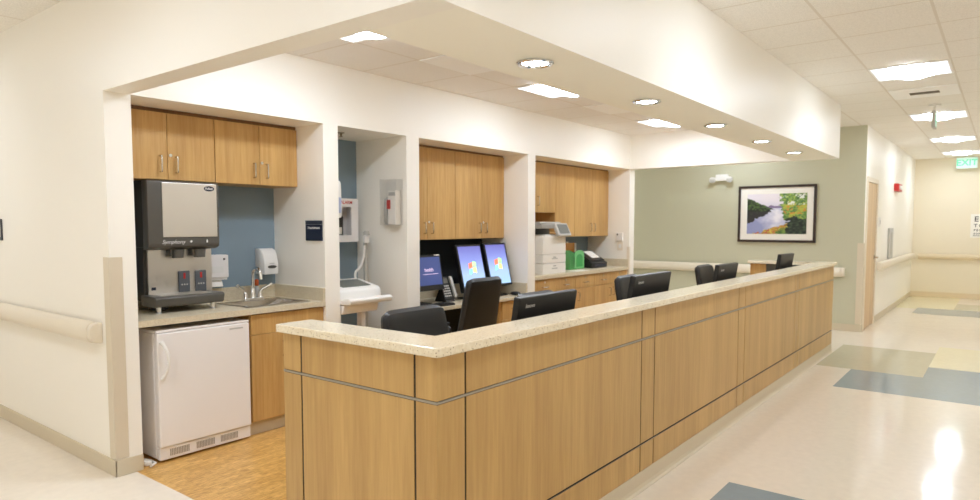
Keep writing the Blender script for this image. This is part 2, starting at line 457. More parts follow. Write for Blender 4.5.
# ------------------------------------------------------------------ shell
def shell():
    # left wall with the beam over the station entrance: one L-shaped sheet
    b = MB().prism([(YF, ZS), (YC, ZS), (YC, 0), (YN, 0), (YN, ZC + .1), (YF, ZC + .1)], 'x', XL, XLI)
    struct(b.build('wall_left', M['wall']))
    # front soffit: fascia cream, underside a whiter cream to lift its shade
    b = MB().box(XLI, XR1, YF, YFI, ZS, ZC + .1)
    o = b.build('soffit', [M['wall'], M['soffit']])
    for p in o.data.polygons:
        if p.normal.z < -0.9: p.material_index = 1
    struct(o)
    b = MB().box(XR0, XR1, YFI, YC, ZS, ZC + .1); struct(b.build('beam_right', M['wall']))
    # alcove face: header and piers
    b = MB()
    b.box(XLI, XR1, YC, YB + .1, ZS, ZC + .1)
    for x0, x1 in ((XLI, 1.842), (3.245, 3.386), (4.133, 4.289), (5.988, 6.128), (XR0, XR1)):
        b.box(x0, x1, YC, YB + .1, 0, ZS)
    struct(b.build('wall_alcove', M['wall']))
    struct(MB().box(XLI, XR1, YB, YB + .1, 0, ZS).build('wall_back', M['blue']))
    struct(MB().box(XR0, XR1, YB + .1, YN, 0, ZC + .1).build('wall_right', M['wall']))
    # green wall across the side corridor, its end and corridor wall with the door
    struct(MB().box(XG, XG + .006, YF + .002, YN, 0, ZC + .1).build('wall_green', M['green']))
    b = MB(); DX0, DX1, DH = 10.64, 11.54, 2.13
    b.box(XG + .006, DX0, YF, YF + .14, 0, ZC + .1); b.box(XG + .006, XG + .14, YF + .14, YN, 0, ZC + .1); b.box(DX1, XF + .1, YF, YF + .14, 0, ZC + .1); b.box(DX0, DX1, YF, YF + .14, DH, ZC + .1)
    struct(b.build('wall_corridor', M['wall']))
    struct(MB().box(XF, XF + .12, YS, YF, 0, ZC + .1).build('wall_far', M['wall_far']))
    struct(MB().box(XW, XF + .1, YS - .12, YS, 0, ZC + .1).build('wall_south', M['wall']))
    struct(MB().box(XW - .12, XW, YS - .12, YN, 0, ZC + .1).build('wall_west', M['wall']))
    b = MB(); b.box(XW, XL, YN, YN + .12, 0, ZC + .1); b.box(XR1, XG, YN, YN + .12, 0, ZC + .1)
    struct(b.build('wall_north', M['wall']))
    # ceilings
    b = MB()
    b.box(XW, XF, YS, YF, ZC, ZC + .06); b.box(XW, XL, YF, YN, ZC, ZC + .06); b.box(XR1, XG, YF, YN, ZC, ZC + .06)
    struct(b.build('ceiling', M['ceil']))
    struct(MB().box(XLI, XR0, YFI, YC, ZI, ZI + .06).build('ceiling_station', M['ceil_in']))
    # baseboards
    def base(name, *boxes):
        b = MB()
        for q in boxes: b.box(*q, bev=.003)
        struct(b.build(name, M['beige_base']))
    t = .009
    base('baseboard_left', (XL - t, XL, YC - t, YN, 0, .1), (XL - t, 1.842, YC - t, YC, 0, .1))
    base('baseboard_green', (XG - t, XG, YF - t, YN, 0, .1), (XG, 10.58, YF - t, YF, 0, .1))
    base('baseboard_corridor', (11.60, XF - t, YF - t, YF, 0, .1))
    struct(MB().box(XF - t, XF, YS, YF, 0, .11, bev=.003).build('baseboard_far', M['tan']))
    # door in the corridor wall
    fr = MB(); fr.box(DX0 - .05, DX0 + .015, YF - .015, YF + .15, 0, DH + .05); fr.box(DX1 - .015, DX1 + .05, YF - .015, YF + .15, 0, DH + .05); fr.box(DX0 + .015, DX1 - .015, YF - .015, YF + .15, DH - .015, DH + .05)
    struct(fr.build('trim_1', M['rail']))
    d = struct(MB().box(DX0 + .018, DX1 - .018, YF + .0, YF + .045, .008, DH - .018, bev=.002).build('door_1', M['doorwood']))
    for z in (.28, 1.05, 1.88):
        bx('hinge', M['hinge'], d, DX0 + .016, DX0 + .05, YF - .008, YF + .002, z - .055, z + .055)
    h = MB(); h.cyl((DX1 - .09, YF, 1.02), (DX1 - .09, YF - .06, 1.02), .011).tube([(DX1 - .09, YF - .055, 1.02), (DX1 - .16, YF - .06, 1.02), (DX1 - .21, YF - .056, 1.015)], .01)
    h.cyl((DX1 - .09, YF, 1.02), (DX1 - .09, YF - .012, 1.02), .032)
    h.build('door_handle', M['nickel'], d, smooth=True)
shell()

# ------------------------------------------------------------------ rails and guards
def rail_profile(z0, z1, d0, d1):
    pts = []; n = 8; h = (z1 - z0) / 2; zc = (z0 + z1) / 2
    for i in range(n + 1):
        a = -math.pi / 2 + math.pi * i / n
        pts.append((d0 + (d1 - d0) * (math.cos(a) ** .6 if math.cos(a) > 0 else 0), zc + h * math.sin(a)))
    return pts
def handrail(label, axis, wall, sgn, a, b, z0, z1, m=None, depth=.075, group=None):
    """rail along axis on a wall plane; sgn = direction away from wall"""
    m = m or M['rail']
    loc = (wall, a, z0) if axis == 'y' else (a, wall, z0)
    t = thing('handrail', label, 'handrail', loc, group)
    prof = [(wall + sgn * d, z) for d, z in rail_profile(z0, z1, .022, depth)]
    MB().prism(prof, axis, a + .05, b).build('rail', m, t, smooth=True)
    cap = MB(); cap.prism([(wall + sgn * d, z) for d, z in rail_profile(z0, z1, .0005, depth)], axis, a, a + .05, bev=.006)
    cap.build('end_cap', m, t, smooth=True)
    for k in range(2):
        p = a + .3 + (b - a - .6) * k
        q = (min(wall, wall + sgn * .03), max(wall, wall + sgn * .03))
        if axis == 'y': bx('bracket', M['rail'], t, q[0], q[1], p - .03, p + .03, z0 + .03, z1 - .03)
        else: bx('bracket', M['rail'], t, p - .03, p + .03, q[0], q[1], z0 + .03, z1 - .03)
    return t
handrail('rounded almond handrail along the cream wall beside the fridge alcove', 'y', XL, -1, 4.25, YN - .05, .792, .918)
handrail('pale handrail crossing the sage green wall below the framed picture', 'y', XG, -1, 1.78, YN - .05, .765, .90)
handrail('pale handrail on the corridor wall past the birch door', 'x', YF, -1, 11.75, XF - .15, .80, .93)
handrail('long tan edged handrail on the far end wall under the letter chart', 'y', XF, -1, YS + .1, YF - .12, .80, .91, m=M['tan'])

def guard(label, x, y, z0, z1, sx, sy, w=.05, t=.006, m='guard'):
    """L-shaped corner guard at outer corner (x,y); legs run towards +sx / +sy, shell sits outside"""
    b = MB()
    b.prism([(x - sx * t, y - sy * t), (x + sx * w, y - sy * t), (x + sx * w, y - sy * .0002), (x - sx * .0002, y - sy * .0002), (x - sx * .0002, y + sy * w), (x - sx * t, y + sy * w)], 'z', z0, z1)
    return tag(b.build('corner_guard', M[m]), label, 'corner guard')
guard('beige corner guard on the wall end left of the white fridge', XL, YC, .105, 1.31, 1, 1, w=.07)
guard('pale corner guard on the sage wall end by the birch door', XG, YF, .105, 1.25, 1, 1, w=.075)
guard('pale corner guard on the pier edge right of the thermostat', XR0, YC, .105, 1.20, 1, 1, w=.03, m='rail')

# room sign cut off by the left photo edge
t = thing('room_sign', 'small dark framed room sign on the cream wall above the handrail', 'sign', (XL, 5.98, 1.4))
bx('frame', M['navy2'], t, XL - .012, XL, 5.93, 6.15, 1.385, 1.545, bev=.003)
bx('insert', M['paper'], t, XL - .014, XL - .0121, 5.945, 6.135, 1.41, 1.525)

# ------------------------------------------------------------------ lights
def troffer(lm):
    t = thing('ceiling_light', 'x', 'ceiling light')
    b = MB(); e = .3
    b.box(-e, e, -e, -e + .02, -.012, 0); b.box(-e, e, e - .02, e, -.012, 0); b.box(-e, -e + .02, -e + .02, e - .02, -.012, 0); b.box(e - .02, e, -e + .02, e - .02, -.012, 0)
    b.build('frame', M['vent'], t)
    for s in (-1, 1):
        y0, y1 = sorted((s * .152, s * .28))
        bx('reflector', M['lens_side'], t, -.28, .28, y0, y1, -.008, -.001)
    pts = [(-.15, -.002)] + [(-.15 + .30 * i / 8, -.006 - .026 * math.sin(math.pi * i / 8)) for i in range(9)] + [(.15, -.002)]
    MB().prism(pts, 'x', -.28, .28).build('lens', M[lm], t, smooth=True)
    return t
proto = {ZC: troffer('lens'), ZI: troffer('lens_in')}; used = set()
spots = [(7.07, .725, ZC, 'nearest lit square ceiling panel in the corridor, before the vent'),
         (10.13, .725, ZC, 'lit square ceiling panel behind the edge-on hanging exit sign'),
         (12.98, .725, ZC, 'lit corridor ceiling panel between the hanging sign and the far wall'),
         (15.5, .725, ZC, 'lit ceiling panel nearest the far wall, above the exit sign'),
         (4.02, .725, ZC, 'lit ceiling panel above the corridor beside the counter front'),
         (.97, .725, ZC, 'lit ceiling panel over the corridor crossing'),
         (.42, 3.2, ZC, 'lit ceiling panel over the side corridor facing the cream wall'),
         (.42, 6.2, ZC, 'lit ceiling panel at the end of the side corridor by the room sign'),
         (9.6, 3.2, ZC, 'lit ceiling panel in front of the framed picture wall'),
         (9.6, 6.3, ZC, 'lit ceiling panel behind the printer alcove pier'),
         (2.735, 3.215, ZI, 'station ceiling light at the left end, partly hidden by the soffit'),
         (5.18, 3.215, ZI, 'bright station ceiling light between the two ceiling vents'),
         (7.61, 3.215, ZI, 'bright station ceiling light at the right end near the picture')]
for x, y, z, lab in spots:
    o = copy_tree(proto[z]) if z in used else proto[z]; used.add(z)
    o.location = (x, y, z); o['label'] = lab; o['group'] = 'square recessed ceiling lights'

def downlight():
    t = thing('downlight', 'x', 'downlight', group='round downlights in the soffit')
    b = MB(); b.lathe([(.062, -.001), (.085, -.001), (.088, -.006), (.082, -.012), (.072, -.012), (.064, -.004)], n=32); b.build('trim_ring', M['chrome'], t, smooth=True)
    MB().lathe([(.0635, -.0015), (.0635, -.0045), (.05, -.0075), (.001, -.0075)], n=28).build('lens', M['down'], t, smooth=True)
    b = MB()
    for k in (-1, 1): b.cyl((k * .018, -.03, -.012), (k * .018, .03, -.012), .008, n=8)
    b.build('lamp', M['printer_grey'], t, smooth=True)
    return t
dp = downlight(); first = True
for x, lab in ((2.668, 'round soffit downlight nearest the camera, largest of the row'), (3.907, 'second round soffit downlight from the near end of the row'),
               (5.151, 'middle round downlight of the soffit row'), (6.375, 'fourth round soffit downlight, second from the picture end'),
               (7.555, 'smallest round soffit downlight, at the picture end of the row')):
    o = dp if first else copy_tree(dp); first = False
    o.location = (x, 1.80, ZS); o['label'] = lab

def vent(label, x, y, z, kind):
    t = thing('ceiling_vent', label, 'ceiling vent', (x, y, z))
    bx('plate', M['vent'], t, x - .295, x + .295, y - .295, y + .295, z - .008, z, bev=.002)
    if kind == 'slot':
        bx('slot', M['vent_dark'], t, x - .16, x + .1, y - .11, y - .09, z - .0105, z - .0082)
        bx('damper', M['grey_pl'], t, x - .06, x - .03, y - .05, y - .035, z - .012, z - .0082)
    else:
        b = MB()
        for i in range(4): b.box(x - .06 + i * .035, x - .042 + i * .035, y - .13, y + .13, z - .012, z - .0082)
        b.build('grille', M['vent_dark'], t)
vent('white ceiling vent tile left of the middle station ceiling light', 3.955, 3.215, ZI, 'slot')
vent('white ceiling vent tile right of the middle station ceiling light', 6.39, 3.215, ZI, 'slot')
vent('ceiling vent with dark grille behind the nearest corridor light', 8.29, .725, ZC, 'grille')

# ------------------------------------------------------------------ reception counter
def counter():
    X0, X1, Y0, Y1 = 1.724, 8.62, 1.58, 2.49
    t = thing('reception_counter', 'long maple panelled nurses station counter with dark grooves', 'counter', (X0, Y0, 0))
    g = .0055; T = .018
    b = MB()
    b.box(X0 + .003, X1 - .003, Y0 + .003, Y0 + .14, 0.0, 1.029)
    b.box(X0 + .003, X0 + .14, Y0 + .14, Y1 - .004, 0.0, 1.029)
    b.box(X1 - .14, X1 - .003, Y0 + .14, Y1 - .004, 0.0, 1.029)
    b.build('core', M['black_core'], t)
    rows = ((.105, .256), (.268, .8535), (.8675, 1.025))
    cols = [1.724, 1.884, 3.415, 3.59, 5.116, 5.277, 6.84, 6.99, 8.62]
    for z0, z1 in rows:
        for i, (a, c) in enumerate(zip(cols, cols[1:])):
            if i == 0: continue
            bx('panel', M['maple'], t, a + g, c - (g if i < len(cols) - 2 else 0), Y0, Y0 + T, z0, z1)
        # mitred corner pilaster as one L-shaped piece
        MB().prism([(X0, Y0), (cols[1] - g, Y0), (cols[1] - g, Y0 + T), (X0 + T, Y0 + T), (X0 + T, 1.689 - g), (X0, 1.689 - g)], 'z', z0, z1).build('corner_panel', M['maple'], t)
        for a, c in ((1.689, 2.364), (2.364, Y1)):
            bx('panel', M['maple'], t, X0, X0 + T, a + g, c - (g if c < Y1 else 0), z0, z1)
        bx('panel', M['maple'], t, X1 - T, X1, Y0 + T + g, Y1, z0, z1)
    bx('end_panel', M['maple'], t, X0 + T, X0 + .14, Y1 - .004, Y1 + .0, 0.105, 1.026)
    e = bx('end_panel', M['maple_h'], t, X1 - .16, X1 - T, Y1 - .19, Y1 - .005, 0.0, 1.026)
    bx('inner_panel', M['grey_pl'], t, X1 - .155, X1 - .14, Y0 + .14, Y1 - .19, 0.0, 1.026)
    # metal reveal strips
    s = .001
    b = MB()
    b.box(X0 - s, X1 + s, Y0 - s, Y0 + T, .8562, .8648); b.box(X0 - s, X0 + T, Y0 + T, Y1, .8562, .8648); b.box(X1 - T, X1 + s, Y0 + T, Y1, .8562, .8648)
    b.build('reveal_strip', M['alu'], t)
    b = MB(); b.box(X0 + .001, X1, Y0 + .001, Y0 + T, .255, .2575); b.box(X0 + .001, X0 + T, Y0 + T, Y1, .255, .2575)
    b.build('groove_lip', M['alu'], t)
    # rubber cove base with a flared toe
    prof = [(0, .104), (-.003, .104), (-.004, .03), (-.010, .012), (-.022, .003), (-.022, .0005), (0, .0005)]
    b = MB()
    b.prism([(Y0 + .001 + p, z) for p, z in prof][::-1], 'x', X0 - .022, X1)
    b.prism([(X0 + .001 + p, z) for p, z in prof][::-1], 'y', Y0, Y1)
    b.box(X0 + .0005, X1, Y0 + .0005, Y0 + T, .0005, .104); b.box(X0 + .0005, X0 + T, Y0 + T, Y1, .0005, .104); b.box(X1 - T, X1, Y0 + T, Y1, .0005, .104)
    b.build('kick_base', M['beige_base'], t)
    # stone transaction top: one U-shaped slab
    a0, a1, b0, b1 = X0 - .028, X1 + .028, Y0 - .03, 2.505
    cr = [(a0 + .02 - .02 * math.cos(k * math.pi / 8), b0 + .02 - .02 * math.sin(k * math.pi / 8)) for k in range(5)]
    pts = cr + [(a1, b0), (a1, b1), (a1 - .24, b1), (a1 - .24, b0 + .185), (a0 + .19, b0 + .185), (a0 + .19, b1), (a0, b1)]
    o = MB().prism(pts, 'z', 1.0315, 1.067, bev=.005, seg=2).build('transaction_top', M['stone'])
    tag(o, 'cream speckled stone top running round the long maple counter', 'countertop')
    # staff work surface behind it
    t = thing('staff_desk', 'low staff desk inside the counter under the row of monitors', 'desk', (X0 + .14, Y0 + .14, 0))
    bx('desktop', M['lam_top'], t, X0 + .143, X1 - .165, Y0 + .143, 2.34, .705, .74, bev=.004)
    for x in (1.9, 3.5, 5.2, 6.9, 8.3): bx('support', M['maple_h'], t, x, x + .025, Y0 + .16, 2.25, 0, .704)
counter()

# ------------------------------------------------------------------ cabinets
def pull(x, y, z, vert, door, L=.105):
    b = MB(); r = .0055
    if vert:
        b.tube([(x, y, z - L / 2), (x, y - .028, z - L / 2 + .002), (x, y - .03, z - L / 2 + .012), (x, y - .03, z + L / 2 - .012), (x, y - .028, z + L / 2 - .002), (x, y, z + L / 2)], r, n=8)
    else:
        b.tube([(x - L / 2, y, z), (x - L / 2 + .002, y - .028, z), (x - L / 2 + .012, y - .03, z), (x + L / 2 - .012, y - .03, z), (x + L / 2 - .002, y - .028, z), (x + L / 2, y, z)], r, n=8)
    b.build('handle', M['nickel'], door, smooth=True)
def lock(x, y, z, door):
    MB().cyl((x, y, z), (x, y - .006, z), .011, n=14).build('lock', M['chrome'], door, smooth=True)
def cabinet(name, label, cat, x0, x1, yf, yb, z0, z1, fronts, group=None, kick=0, cubby=None, wood='maple_h', hollow=False):
    t = thing(name, label, cat, (x0, yf, z0), group)
    W = M[wood]; e = .0008; b = MB()
    zb = z0 + kick
    if cubby:
        c0, c1 = cubby
        b.box(x0 + e, x1 - e, yf + .0195, yb - .002, c1, z1)
        b.box(x0 + e, x1 - e, yf + .002, yb - .002, z0, c0)
        b.box(x0 + e, x0 + .018, yf + .002, yb - .002, c0, c1); b.box(x1 - .018, x1 - e, yf + .002, yb - .002, c0, c1)
        b.box(x0 + .018, x1 - .018, yb - .02, yb - .002, c0, c1)
    elif hollow:
        b.box(x0 + e, x0 + .018, yf + .0195, yb - .002, zb, z1); b.box(x1 - .018, x1 - e, yf + .0195, yb - .002, zb, z1); b.box(x0 + .018, x1 - .018, yf + .0195, yb - .002, zb, zb + .018)
    else:
        b.box(x0 + e, x1 - e, yf + .0195, yb - .002, zb, z1)
    b.build('carcass', W, t)
    if kick: bx('kick_base', M['beige_base'], t, x0 + e, x1 - e, yf + .05, yb - .004, z0, zb - .0005)
    for f in fronts:
        kind, a, c, d0, d1 = f[:5]; opt = f[5] if len(f) > 5 else {}
        o = bx(kind, W, t, a + .0018, c - .0018, yf, yf + .019, d0 + .0015, d1 - .0015, bev=.0012, seg=1)
        if 'hv' in opt: pull(opt['hv'][0], yf, opt['hv'][1], True, o)
        if 'hh' in opt: pull(opt['hh'][0], yf, opt['hh'][1], False, o)
        if 'lock' in opt: lock(opt['lock'][0], yf, opt['lock'][1], o)
    return t
UY = 4.45
G1 = 'maple wall cabinets in the alcoves'
def upper(label, x0, xs, x1, z0=1.80, z1=2.245, zh=None, lockdx=.028, **k):
    zh = zh or z0 + .105
    fr = [('door', x0, xs, z0, z1, {'hv': (xs - .052, zh)}), ('door', xs, x1, z0, z1, {'hv': (xs + .055, zh), 'lock': (xs + lockdx - .01, zh + .06)})]
    return cabinet('wall_cabinet', label, 'wall cabinet', x0, x1, UY, YB, z0, z1, fr, group=G1, **k)
upper('maple wall cabinet directly above the steel ice dispenser', 1.846, 2.212, 2.548)
upper('maple wall cabinet above the sink and blue wall', 2.550, 2.906, 3.242)
upper('tall maple wall cabinet above the phone and navy screen', 4.292, 4.737, 5.149, z0=1.357, z1=2.25, zh=1.47)
upper('tall maple wall cabinet above the two upright blue screens', 5.151, 5.589, 5.985, z0=1.357, z1=2.25, zh=1.47)
cabinet('wall_cabinet', 'maple wall cabinet with an open cubby above the printer', 'wall cabinet', 6.131, 7.07, UY, YB, 1.40, 2.255,
        [('door', 6.131, 6.60, 1.655, 2.255, {'hv': (6.55, 1.79)}), ('door', 6.60, 7.07, 1.655, 2.255, {'hv': (6.655, 1.79)})], group=G1, cubby=(1.42, 1.655))
cabinet('wall_cabinet', 'narrow one door maple wall cabinet right of the cubby above the printer', 'wall cabinet', 7.072, 7.53, UY, YB, 1.352, 2.255,
        [('door', 7.072, 7.53, 1.352, 2.255)], group=G1)
cabinet('wall_cabinet', 'two door maple wall cabinet above the green sorter and black machine', 'wall cabinet', 7.532, 8.455, UY, YB, 1.352, 2.255,
        [('door', 7.532, 7.985, 1.352, 2.255, {'hv': (7.935, 1.47)}), ('door', 7.985, 8.455, 1.352, 2.255, {'hv': (8.035, 1.47)})], group=G1)
# dark strips above the cabinets, the gap's shadow painted into the maple
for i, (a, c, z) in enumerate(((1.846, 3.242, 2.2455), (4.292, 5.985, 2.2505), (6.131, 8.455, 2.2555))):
    struct(MB().box(a, c, UY + .015, YB - .004, z, ZS - .0005).build('trim_%d' % (i + 2), M['maple_gap_shade']))

# nourishment alcove: base cabinet, top, sink
cabinet('base_cabinet', 'maple base cabinet under the sink right of the fridge', 'base cabinet', 2.612, 3.242, 4.150, YB, 0, .872,
        [('drawer', 2.612, 3.242, .725, .868), ('door', 2.612, 2.915, .105, .725, {'hv': (2.872, .60)}), ('door', 2.915, 3.242, .105, .725, {'hv': (2.96, .60)})], kick=.1, hollow=True)
def sink_top():
    SX0, SX1, SY0, SY1 = 2.63, 3.14, 4.20, 4.60
    z0, z1 = .8755, .9155; yf = 4.129
    b = MB()
    b.box(1.8435, SX0, yf, YB - .001, z0, z1); b.box(SX1, 3.2445, yf, YB - .001, z0, z1); b.box(SX0, SX1, yf, SY0, z0, z1); b.box(SX0, SX1, SY1, YB - .001, z0, z1)
    b.box(1.8435, 3.2445, YB - .02, YB - .001, z1, 1.015, bev=.002); b.box(3.225, 3.2445, yf, YB - .02, z1, 1.015, bev=.002)
    tag(b.build('sink_countertop', M['lam_top']), 'beige speckled countertop and splash over the white fridge', 'countertop')
    t = thing('sink', 'stainless sink set into the beige countertop', 'sink', (SX0, SY0, z1))
    b = MB(); w = .035
    b.box(SX0 - .01, SX1 + .01, SY0 - .01, SY0 + w - .01, z1 + .0003, z1 + .005, bev=.002); b.box(SX0 - .01, SX1 + .01, SY1 - .06, SY1 + .01, z1 + .0003, z1 + .005, bev=.002)
    b.box(SX0 - .01, SX0 + w - .01, SY0 + w - .01, SY1 - .06, z1 + .0003, z1 + .005); b.box(SX1 - w + .01, SX1 + .01, SY0 + w - .01, SY1 - .06, z1 + .0003, z1 + .005)
    b.build('rim', M['sink_steel'], t)
    b = MB(); a0, a1, c0, c1 = SX0 + .025, SX1 - .025, SY0 + .025, SY1 - .06; zb = .895 - .14; k = .002
    # tapered bowl
    zt = z1 + .003; q = .03
    top = [(a0, c0), (a1, c0), (a1, c1), (a0, c1)]; bot = [(a0 + q, c0 + q), (a1 - q, c0 + q), (a1 - q, c1 - q), (a0 + q, c1 - q)]
    for i in range(4):
        j = (i + 1) % 4
        b.quad((*top[i], zt), (*top[j], zt), (*bot[j], zb), (*bot[i], zb))
    b.quad(*[(*p, zb) for p in bot])
    o = b.build('bowl', M['sink_steel'], t)
    s = o.modifiers.new('thick', 'SOLIDIFY'); s.thickness = .0015; s.offset = 0
    MB().cyl(((a0 + a1) / 2, (c0 + c1) / 2, zb + .001), ((a0 + a1) / 2, (c0 + c1) / 2, zb + .004), .04).build('drain', M['chrome'], t, smooth=True)
    # faucet behind the bowl
    fx, fy = 2.955, 4.655; fz = z1
    t = thing('faucet', 'chrome gooseneck faucet with two wrist blade handles', 'faucet', (fx, fy, fz))
    bx('base_plate', M['chrome'], t, fx - .085, fx + .085, fy - .025, fy + .025, fz + .0003, fz + .018, bev=.006)
    pts = [(fx, fy, fz + .018), (fx, fy, fz + .17)]
    for i in range(1, 13):
        a = math.pi * i / 12; pts.append((fx, fy - .055 + .055 * math.cos(a), fz + .195 + .055 * math.sin(a)))
    pts.append((fx, fy - .112, fz + .165))
    MB().tube(pts, .0135, n=12).cyl((fx, fy, fz + .018), (fx, fy, fz + .09), .024, .016).build('spout', M['chrome'], t, smooth=True)
    for s in (-1, 1):
        hx = fx + s * .065
        h = MB(); h.cyl((hx, fy, fz + .018), (hx, fy, fz + .06), .02, .016)
        h.tube([(hx, fy, fz + .058), (hx + s * .02, fy - .006, fz + .082), (hx + s * .05, fy - .02, fz + .098), (hx + s * .085, fy - .03, fz + .118)], [.011, .010, .011, .016], n=8)
        h.build('handle', M['chrome'], t, smooth=True)
sink_top()
t = thing('soap_bottle', 'small clear bottle with amber liquid standing behind the faucet', 'bottle', (3.05, 4.70, .9155))
MB().lathe([(.018, .001), (.019, .01), (.019, .085), (.010, .10)], c=(3.025, 4.71, .9155)).build('body', M['printer_grey'], t, smooth=True)
MB().lathe([(.010, .10), (.016, .105), (.017, .14), (.010, .152), (.005, .155)], c=(3.025, 4.71, .9155)).build('amber_part', M['amber'], t, smooth=True)

# soap dispenser on blue wall by the corner
def dispensers():
    t = thing('soap_dispenser', 'white soap dispenser with curved top above the faucet', 'dispenser', (3.08, YB, 1.10))
    prof = [(YB - .0005, 1.105), (YB - .0005, 1.31), (YB - .055, 1.312), (YB - .09, 1.298), (YB - .115, 1.262), (YB - .128, 1.19), (YB - .13, 1.105)]
    MB().prism(prof, 'x', 3.06, 3.188, bev=.006).build('cover', M['white_pl'], t, smooth=True)
    pts = [(3.13 + .04 * math.cos(2 * math.pi * k / 20), 1.165 + .012 * math.sin(2 * math.pi * k / 20)) for k in range(20)]
    MB().prism(pts, 'y', YB - .134, YB - .126).build('window', M['grey_pl'], t)
    bx('badge', M['printer_grey'], t, 3.11, 3.15, YB - .1315, YB - .127, 1.19, 1.196)
    t = thing('towel_dispenser', 'white paper towel dispenser half hidden behind the ice dispenser', 'dispenser', (2.62, YB, 1.08))
    bx('case', M['white'], t, 2.55, 2.765, YB - .11, YB - .0005, 1.10, 1.275, bev=.008)
    bx('mouth', M['white_pl'], t, 2.56, 2.755, YB - .10, YB - .005, 1.085, 1.10)
    bx('latch', M['grey_pl'], t, 2.72, 2.735, YB - .113, YB - .109, 1.235, 1.25)
    bx('panel', M['white_pl'], t, 2.62, 2.72, YB - .1125, YB - .1095, 1.14, 1.19)
    p = MB(); p.prism([(YB - .05, 1.10), (YB - .09, 1.07), (YB - .1, 1.035), (YB - .097, 1.033), (YB - .083, 1.06), (YB - .046, 1.085)], 'x', 2.58, 2.72); p.build('paper_towel', M['paper'], t)
dispensers()

# ice and water dispenser
def ice():
    z0 = .9155
    t = thing('ice_dispenser', 'stainless countertop ice and water dispenser above the fridge', 'ice dispenser', (2.3, 4.6, z0))
    X0, X1 = 2.055, 2.552
    # body with dark sides
    MB().box(X0 + .02, X1 - .004, 4.55, YB - .024, .985, 1.35, bev=.004).build('lower_body', M['dark_side'], t)
    bx('splash_panel', M['steel'], t, X0 + .045, X1 + .0, 4.538, 4.55, 1.00, 1.345)
    MB().box(X0 + .008, X1 - .004, 4.50, YB - .024, 1.3505, 1.795, bev=.004).build('upper_body', M['dark_side'], t)
    prof = [(4.50, 1.795), (4.43, 1.795), (4.42, 1.785), (4.42, 1.375), (4.425, 1.352), (4.47, 1.333), (4.50, 1.333)]
    MB().prism(prof, 'x', X0, X1, bev=.006).build('front_cover', M['grey_pl'], t, smooth=True)
    bx('steel_door', M['steel'], t, X0 + .095, X1 - .018, 4.4145, 4.4185, 1.418, 1.783, bev=.003)
    # oval badge
    cx, cz = 2.478, 1.752
    el = lambda rx, rz: [(cx + rx * math.cos(2 * math.pi * k / 28), cz + rz * math.sin(2 * math.pi * k / 28)) for k in range(28)]
    o = MB().prism(el(.038, .018), 'y', 4.4125, 4.414).build('badge', M['navy'], t)
    text('badge_lettering', 'Follett', .021, (cx, 4.412, cz), '-y', M['ink'], o, bold=.0004)
    text('name_lettering', 'Symphony', .038, (X0 + .165, 4.4182, 1.385), '-y', M['ink'], t, shear=.35, bold=-.0003)
    MB().prism([(2.332, 1.386), (2.342, 1.396), (2.352, 1.390), (2.342, 1.378)], 'y', 4.417, 4.4195).build('ice_symbol', M['ink'], t)
    MB().prism([(2.457, 1.402), (2.463, 1.388), (2.462, 1.380), (2.457, 1.377), (2.452, 1.380), (2.451, 1.388)], 'y', 4.417, 4.4195).build('water_symbol', M['ink'], t)
    for x in (2.275, 2.43):
        b = MB(); b.cyl((x, 4.48, 1.333), (x, 4.48, 1.275), .042, .038, n=20); b.box(x - .055, x + .02, 4.475, 4.535, 1.285, 1.332, bev=.006); b.build('chute', M['grey_pl'], t, smooth=True)
    for x in (2.342, 2.463):
        k = bx('sensor', M['button'], t, x - .041, x + .041, 4.526, 4.5375, 1.03, 1.18, bev=.005)
        bx('window', M['red'], k, x - .007, x + .007, 4.5235, 4.5258, 1.125, 1.165)
        m = MB()
        for dx in (-.018, 0, .018):
            m.cyl((x + dx, 4.5258, 1.085), (x + dx, 4.524, 1.085), .006, n=10)
        m.build('symbol', M['printer_grey'], k)
    bx('rating_label', M['navy'], t, 2.118, 2.148, 4.5365, 4.5378, 1.058, 1.078)
    # drip tray
    prof = [(4.545, .972), (4.545, 1.03), (4.36, 1.03), (4.345, 1.025), (4.335, 1.015), (4.348, .968), (4.365, .958), (4.53, .962)]
    MB().prism(prof, 'x', X0 - .005, X1 - .02, bev=.004).build('drip_tray', M['grey_pl'], t, smooth=True)
    g = MB()
    for i in range(9): g.box(X0 + .05, X1 - .1, 4.37 + i * .018, 4.378 + i * .018, 1.0302, 1.034)
    g.build('grate', M['steel'], t)
    for x in (X0 + .03, X1 - .09):
        for y in (4.375, 4.70):
            zt = .96 if y < 4.5 else .985
            MB().lathe([(.017, .0005), (.017, .006), (.011, .012), (.014, .02), (.016, zt - z0)], c=(x, y, z0), n=16).build('leg', M['steel'], t, smooth=True)
    MB().lathe([(.06, .0005), (.06, .03), (.05, .04), (.03, .069)], c=(2.2, 4.62, z0), n=20).build('drain_cup', M['black_m'], t, smooth=True)
ice()

